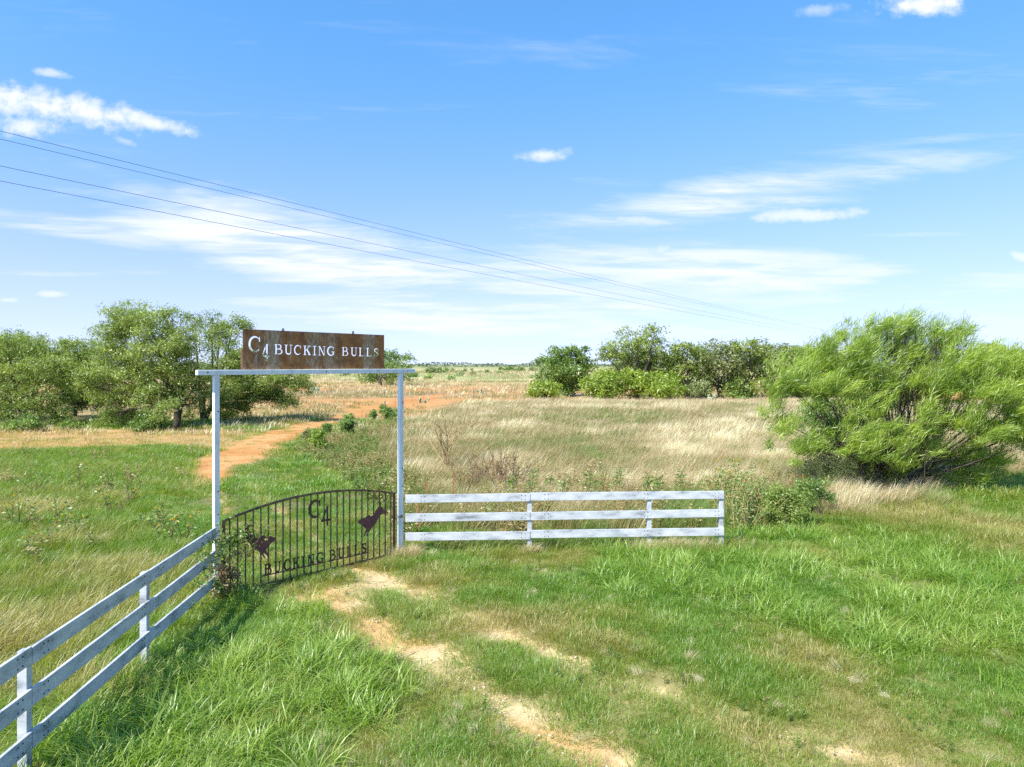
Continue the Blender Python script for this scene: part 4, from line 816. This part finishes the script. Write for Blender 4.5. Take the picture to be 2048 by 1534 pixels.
def protos(nm, mat, gens):
    c = bpy.data.collections.new(nm)
    for k, g in enumerate(gens):
        V, Fq, bl = g; o = bpy.data.objects.new(f'{nm}_{k:02d}', mesh_np(nm, V, Fq, mat, {'bl': bl})); c.objects.link(o)
    return c, len(gens)
def scatter(name, label, cat, proto, P, rz, scl, tint, tilt=0.12):
    c, k = proto; n = len(P); me = bpy.data.meshes.new(name); me.vertices.add(n)
    z = gz(P[:, 0], P[:, 1]); me.vertices.foreach_set('co', np.column_stack([P, z]).astype(np.float32).ravel())
    rot = np.column_stack([RNG.normal(0, tilt, n), RNG.normal(0, tilt, n), rz]).astype(np.float32)
    me.attributes.new('rot', 'FLOAT_VECTOR', 'POINT').data.foreach_set('vector', rot.ravel())
    me.attributes.new('scl', 'FLOAT', 'POINT').data.foreach_set('value', scl.astype(np.float32))
    me.attributes.new('tint', 'FLOAT', 'POINT').data.foreach_set('value', tint.astype(np.float32))
    me.attributes.new('idx', 'INT', 'POINT').data.foreach_set('value', RNG.integers(0, k, n).astype(np.int32))
    o = link(name, me); tag(o, label, cat, kind='stuff')
    ng = bpy.data.node_groups.new(name, 'GeometryNodeTree')
    ng.interface.new_socket('Geometry', in_out='INPUT', socket_type='NodeSocketGeometry'); ng.interface.new_socket('Geometry', in_out='OUTPUT', socket_type='NodeSocketGeometry')
    nn = ng.nodes; gi = nn.new('NodeGroupInput'); go = nn.new('NodeGroupOutput'); ip = nn.new('GeometryNodeInstanceOnPoints'); ci = nn.new('GeometryNodeCollectionInfo')
    ci.inputs['Collection'].default_value = c; ci.inputs['Separate Children'].default_value = True; ci.inputs['Reset Children'].default_value = True
    def na(t, nm):
        a = nn.new('GeometryNodeInputNamedAttribute'); a.data_type = t; a.inputs['Name'].default_value = nm; return a.outputs['Attribute']
    l = ng.links.new
    l(gi.outputs[0], ip.inputs['Points']); l(ci.outputs[0], ip.inputs['Instance']); ip.inputs['Pick Instance'].default_value = True
    l(na('INT', 'idx'), ip.inputs['Instance Index']); er = nn.new('FunctionNodeEulerToRotation'); l(na('FLOAT_VECTOR', 'rot'), er.inputs[0]); l(er.outputs[0], ip.inputs['Rotation'])
    l(na('FLOAT', 'scl'), ip.inputs['Scale']); l(ip.outputs[0], go.inputs[0])
    md = o.modifiers.new('spread', 'NODES'); md.node_group = ng
    return o
LAWN = leaf_mat('lawn_blade', [(.0, (.145, .30, .022)), (.35, (.245, .33, .036)), (.65, (.36, .335, .075)), (1., (.52, .42, .20))], .52, True, .5)
LUSH = leaf_mat('lush_blade', [(.0, (.15, .30, .03)), (.5, (.265, .40, .05)), (1., (.42, .50, .12))], .56, True, .7)
DRY = leaf_mat('dry_blade', [(.0, (.15, .25, .045)), (.25, (.25, .29, .08)), (.42, (.36, .25, .13)), (.62, (.50, .39, .225)), (.8, (.64, .545, .345)), (1., (.76, .69, .49))], .35, True, .45)
PAST = leaf_mat('pasture_blade', [(.0, (.165, .295, .024)), (.35, (.275, .33, .048)), (.65, (.33, .32, .085)), (1., (.54, .46, .21))], .5, True, .5)
WEEDM = leaf_mat('weed_blade', [(.0, (.09, .19, .022)), (.4, (.20, .265, .05)), (.7, (.32, .28, .10)), (1., (.46, .34, .17))], .4, True, .5)
pr_lawn = protos('lawn_tuft', LAWN, [tuft(190, .105, .0065, .32, .95, segs=2) for _ in range(7)])
pr_lawnm = protos('lawn_tuft_mid', LAWN, [tuft(120, .13, .014, .52, .8, segs=2) for _ in range(6)])
pr_lush = protos('lush_tuft', LUSH, [tuft(44, .38, .018, .26, 1.1, segs=4) for _ in range(8)])
pr_past = protos('pasture_tuft', PAST, [tuft(115, .34, .0095, .38, .55, (.35, -.05), segs=3) for _ in range(7)])
pr_dry = protos('dry_tuft', DRY, [tuft(95, .70, .0105, .38, .28, (.38, -.05), segs=3, head=.5) for _ in range(7)])
pr_dryf = protos('dry_tuft_far', DRY, [tuft(115, .66, .024, .8, .28, (.38, 0), segs=2) for _ in range(6)])
pr_forb = protos('forb_tuft', WEEDM, [forb_tuft(random.uniform(.4, .9), 5, 26, (.10, .035)) for _ in range(7)])
pr_farg = protos('far_tuft', DRY, [tuft(30, .42, .05, .8, .5, (.2, 0), segs=2) for _ in range(5)])
def cand(y0, y1, dens):
    w = lambda y: .92 * y + 3.5
    n = int((w(y0) + w(y1)) * (y1 - y0) * dens); y = np.sqrt(RNG.uniform(y0 ** 2, y1 ** 2, n)); x = RNG.uniform(-1, 1, n) * w(y)
    return x, y
def pick(x, y, p):
    k = RNG.random(len(x)) < p; return x[k], y[k], k
def put(name, label, cat, proto, sets, ang=math.pi, tilt=.12):
    P = np.concatenate([np.column_stack([s[0], s[1]]) for s in sets]); sc = np.concatenate([s[2] for s in sets]); tn = np.concatenate([s[3] for s in sets])
    scatter(name, label, cat, proto, P, RNG.uniform(-ang, ang, len(P)), sc, tn, tilt); print(name, len(P))
def green_zone(z): return np.clip(1 - z['dirt'] * 1.15, 0, 1)
# short grass
S1 = []; S2 = []
for (a, b, d, lst, sc0) in ((4.5, 24, 33, S1, 1.0), (24, 62, 5.6, S2, 1.15)):
    x, y = cand(a, b, d); z = zones(x, y); n = fbm(x / 1.6, y / 1.6, 4, 4.); n2 = fbm(x / .6, y / .6, 3, 6.)
    other = np.maximum.reduce([z['field'], z['past'] * .55, z['weed'] * .8]); p = np.clip(1 - 1.25 * z['dirt'], 0.15, 1) * (1 - other) * np.where(z['strip'] > .5, .25, 1) * (1 - z['far'] * (1 - z['inner']))
    tr_ = sstep(1.5 - z['track'], 0, 1.4); p *= 1 - tr_ * sstep(n2, .45, .62) * .35
    tint_ = .10 + .75 * sstep(n, .40, .72) * .75 + .20 * tr_ - .16 * np.maximum(z['inner'], z['greenl']) + .55 * z['strip'] + .12 * z['greyr']
    tint_ -= .15 * np.maximum(z['lushl'], z['lushr']); tint_ = np.where(z['dirt'] > .5, .8, tint_)
    h = np.where(z['dirt'] > .5, .55, 1.) * sc0 * (.92 + .45 * sstep(fbm(x / 2.5, y / 2.5, 3, 2.), .4, .65)) * (1 - .18 * tr_) * (1 + .5 * z['greyr'])
    k = RNG.random(len(x)) < p; lst.append((x[k], y[k], (h * RNG.uniform(.75, 1.3, len(x)))[k], np.clip(tint_ + RNG.normal(0, .07, len(x)), 0, 1)[k]))
put('lawn_grass', 'short patchy green and straw grass around the tracks', 'grass', pr_lawn, S1); put('mown_grass', 'short bright green grass inside the gate and by the road', 'grass', pr_lawnm, S2)
# lush broad bladed grass
x, y = cand(4.5, 26, 17); z = zones(x, y); n = fbm(x / 1.3, y / 1.3, 4, 9.)
p = np.maximum(z['lushl'] * sstep(n, .26, .5), z['lushr'] * sstep(n, .40, .54) * .95); p = np.maximum(p, .0 * sstep(n, .55, .7) * (1 - z['past']) * (1 - z['field'])) * (1 - z['dirt']) * (1 - z['field'])
k = RNG.random(len(x)) < p; h = RNG.uniform(.55, 1.3, len(x)) * (.7 + .5 * n) * np.where(x > 0, 1.05, 1.0)
put('tall_green_grass', 'lush broad bladed bright green grass in thick clumps', 'grass', pr_lush, [(x[k], y[k], h[k], np.clip(.25 + .8 * (fbm(x / 2, y / 2, 3, 3.)[k] - .2) + RNG.normal(0, .12, k.sum()), 0, 1))], tilt=.18)
# pasture on the left and a fringe along the fences
x, y = cand(6, 50, 8.5); z = zones(x, y); n = fbm(x / 3.0, y / 1.8, 4, 7.)
fr = line_d(x, y, [tuple(FR0), tuple(FR1)]); fringe = sstep(.75 - fr, 0, .4) * (y < 30)
p = np.clip(z['past'] * (1 - z['dirt']) * (1 - .55 * z['greenl']) + fringe * .8 + .12 * z['inner'] * (1 - z['dirt']) + .35 * z['greyr'], 0, 1) * (1 - z['road'])
tint_ = .16 + .74 * sstep(n, .42, .70) * (1 - .5 * z['greenl']) + .25 * fringe - .25 * z['inner'] - .2 * z['greyr']
k = RNG.random(len(x)) < p
put('pasture_grass', 'knee high yellowish green pasture grass leaning with the wind', 'grass', pr_past, [(x[k], y[k], (RNG.uniform(.65, 1.3, len(x)) * (.75 + .7 * n) * (1 - .5 * z['inner']) * np.where(z['greyr'] > .5, .8, 1))[k], np.clip(tint_ + RNG.normal(0, .13, len(x)), 0, 1)[k])], ang=.6)
# dry field
S = []; Sf = []
for (a, b, d, lst, sc0) in ((15, 42, 6.2, S, 1.0), (42, 108, 1.8, Sf, 1.12)):
    x, y = cand(a, b, d); z = zones(x, y); n = fbm(x / 4, y / 2.4, 4, 2.); n2 = fbm(x / 9, y / 5, 3, 12.)
    p = np.clip(z['field'] + z['blond'], 0, 1) * (1 - .85 * z['road']) * (1 - .8 * z['red']) * np.where(y < 19.2, 0.0, 1)
    nearg = sstep(34 - y, 0, 12) * .32
    tint_ = .60 + 1.3 * (n - .46) + .5 * (fbm(x / 1.2, y / .8, 3, 21.) - .5) - 1.4 * nearg * sstep(n2, .32, .55) - .5 * z['green'] * sstep(n, .3, .55) + .2 * z['blond'] - .14 * sstep(n2, .5, .66)
    bp_ = sstep(fbm(x / 2.6, y / 1.7, 4, 31.), .52, .62); tint_ = tint_ * (1 - .8 * bp_) + .40 * .8 * bp_ + .35 * z['blond']
    tint_ = np.where(y > 80, np.maximum(tint_, .60), tint_)
    k = RNG.random(len(x)) < p
    lst.append((x[k], y[k], (sc0 * RNG.uniform(.7, 1.25, len(x)) * (.8 + .5 * n))[k], np.clip(tint_ + RNG.normal(0, .11, len(x)), 0, 1)[k]))
fx_ = []
dd_ = (FR1 - FR0) / fl
for (pa, pb, n_, sc_) in ((1262, 1292, 9, .55), (1310, 1425, 26, .55), (800, 832, 12, .5), (1040, 1075, 7, .45), (790, 800, 4, .5), (860, 1000, 6, .3)):
    for _ in range(n_):
        q_ = FR0 + dd_ * along(random.uniform(pa, pb)) + np.array([0, random.uniform(-.45, -.12)]); fx_.append((*q_, sc_ * random.uniform(.8, 1.2), random.uniform(.5, .85)))
fx_ = np.array(fx_); S.append((fx_[:, 0], fx_[:, 1], fx_[:, 2], fx_[:, 3]))
put('dry_field_grass', 'tall blond dry grass bending in wind behind white fence', 'grass', pr_dry, S, ang=.5); put('far_field_grass', 'pale dry grass of the back of the field up to the trees', 'grass', pr_dryf, Sf, ang=.5)
# leafy weeds
S = []
x, y = cand(12, 70, 14); z = zones(x, y); n = fbm(x / 2.2, y / 2.2, 4, 14.)
foot = sstep(.9 - line_d(x, y, [tuple(FA), tuple(FB)]), 0, .5) * .25
p = np.clip(z['weed'] * 1.0 + z['field'] * .30 * sstep(n, .46, .6) + z['green'] * .4 + z['past'] * .08 * sstep(n, .5, .62) * 1.0, 0, 1) * (1 - z['road'])
k = RNG.random(len(x)) < p
put('weed_cover', 'mixed green and brown leafy weeds between road and field', 'weeds', pr_forb, [(x[k], y[k], (RNG.uniform(.6, 1.4, len(x)) * (.7 + .6 * n) * np.where(y > 30, .62, .9))[k], np.clip(.30 + 1.1 * (n - .25) - .4 * z['green'] + RNG.normal(0, .15, len(x)), 0, 1)[k])])
# sparse straw on the open pasture beyond
S = []
for (a, b, d) in ((48, 110, 1.0), (110, 260, .28), (260, 520, .06)):
    x, y = cand(a, b, d); z = zones(x, y); n = fbm(x / 14, y / 9, 4, 2.); p = sstep(n, .38, .62) * (1 - z['road']) * (1 - z['field']) * .9
    k = RNG.random(len(x)) < p; S.append((x[k], y[k], (RNG.uniform(.6, 1.3, len(x)) * (1 + (y > 110) * .5 + (y > 260) * 1.))[k], np.clip(.45 + .8 * (fbm(x / 22, y / 22, 3, 5.) - .4) + RNG.normal(0, .13, len(x)), .05, 1)[k]))
put('open_pasture_grass', 'sparse straw coloured grass on red open pasture', 'grass', pr_farg, S, ang=.7)
# small stones lying in the worn tracks
def stone():
    V = rdir(10) * np.array([.5, .42, .3]); import bmesh
    bm = bmesh.new(); [bm.verts.new(v) for v in V]; bmesh.ops.convex_hull(bm, input=bm.verts); bm.verts.ensure_lookup_table(); loose = [v for v in bm.verts if not v.link_faces]; bmesh.ops.delete(bm, geom=loose, context='VERTS'); bmesh.ops.triangulate(bm, faces=bm.faces)
    bm.verts.index_update(); A_ = np.array([v.co[:] for v in bm.verts]); B_ = np.array([[v.index for v in f.verts] for f in bm.faces]); bm.free(); return A_, B_, np.full(len(A_), random.random())
STONE = leaf_mat('pale_stone', [(.0, (.30, .21, .12)), (.5, (.50, .40, .27)), (1., (.62, .56, .46))], .0, True, .3)
pr_stone = protos('stone', STONE, [stone() for _ in range(6)])
x, y = cand(7, 22, 150); z = zones(x, y); gxy = G(955, 1388); heap = np.exp(-((x - gxy[0]) ** 2 + (y - gxy[1]) ** 2) / .35)
p = z['fg'] * (.16 + .8 * heap) + .006; k = RNG.random(len(x)) < p
put('gravel', 'small pale stones lying in the sandy wheel tracks', 'gravel', pr_stone, [(x[k], y[k], (RNG.uniform(.02, .055, len(x)) * RNG.uniform(.7, 1.5, len(x)))[k], RNG.random(k.sum()))], tilt=.6)
# low weeds and dead tufts mixed into the short grass
x, y = cand(5, 24, 9); z = zones(x, y); n = fbm(x / .9, y / .9, 3, 41.); ok = (1 - z['dirt']) * (1 - z['field']) * (1 - z['past'])
p = ok * sstep(n, .48, .66) * .8; k = RNG.random(len(x)) < p
put('low_weeds', 'tiny broadleaf weeds mixed into the short grass', 'weeds', pr_forb, [(x[k], y[k], RNG.uniform(.14, .36, k.sum()), np.clip(RNG.normal(.25, .2, k.sum()), 0, 1))], tilt=.25)
n = fbm(x / 1.3, y / 1.3, 3, 51.); p = ok * sstep(n, .46, .66) * .55; k = RNG.random(len(x)) < p
put('dead_thatch', 'flattened dead straw tufts among the short grass', 'grass', pr_dry, [(x[k], y[k], RNG.uniform(.12, .30, k.sum()), np.clip(RNG.normal(.75, .15, k.sum()), 0, 1))], tilt=.5)
print('leaf quads', total)
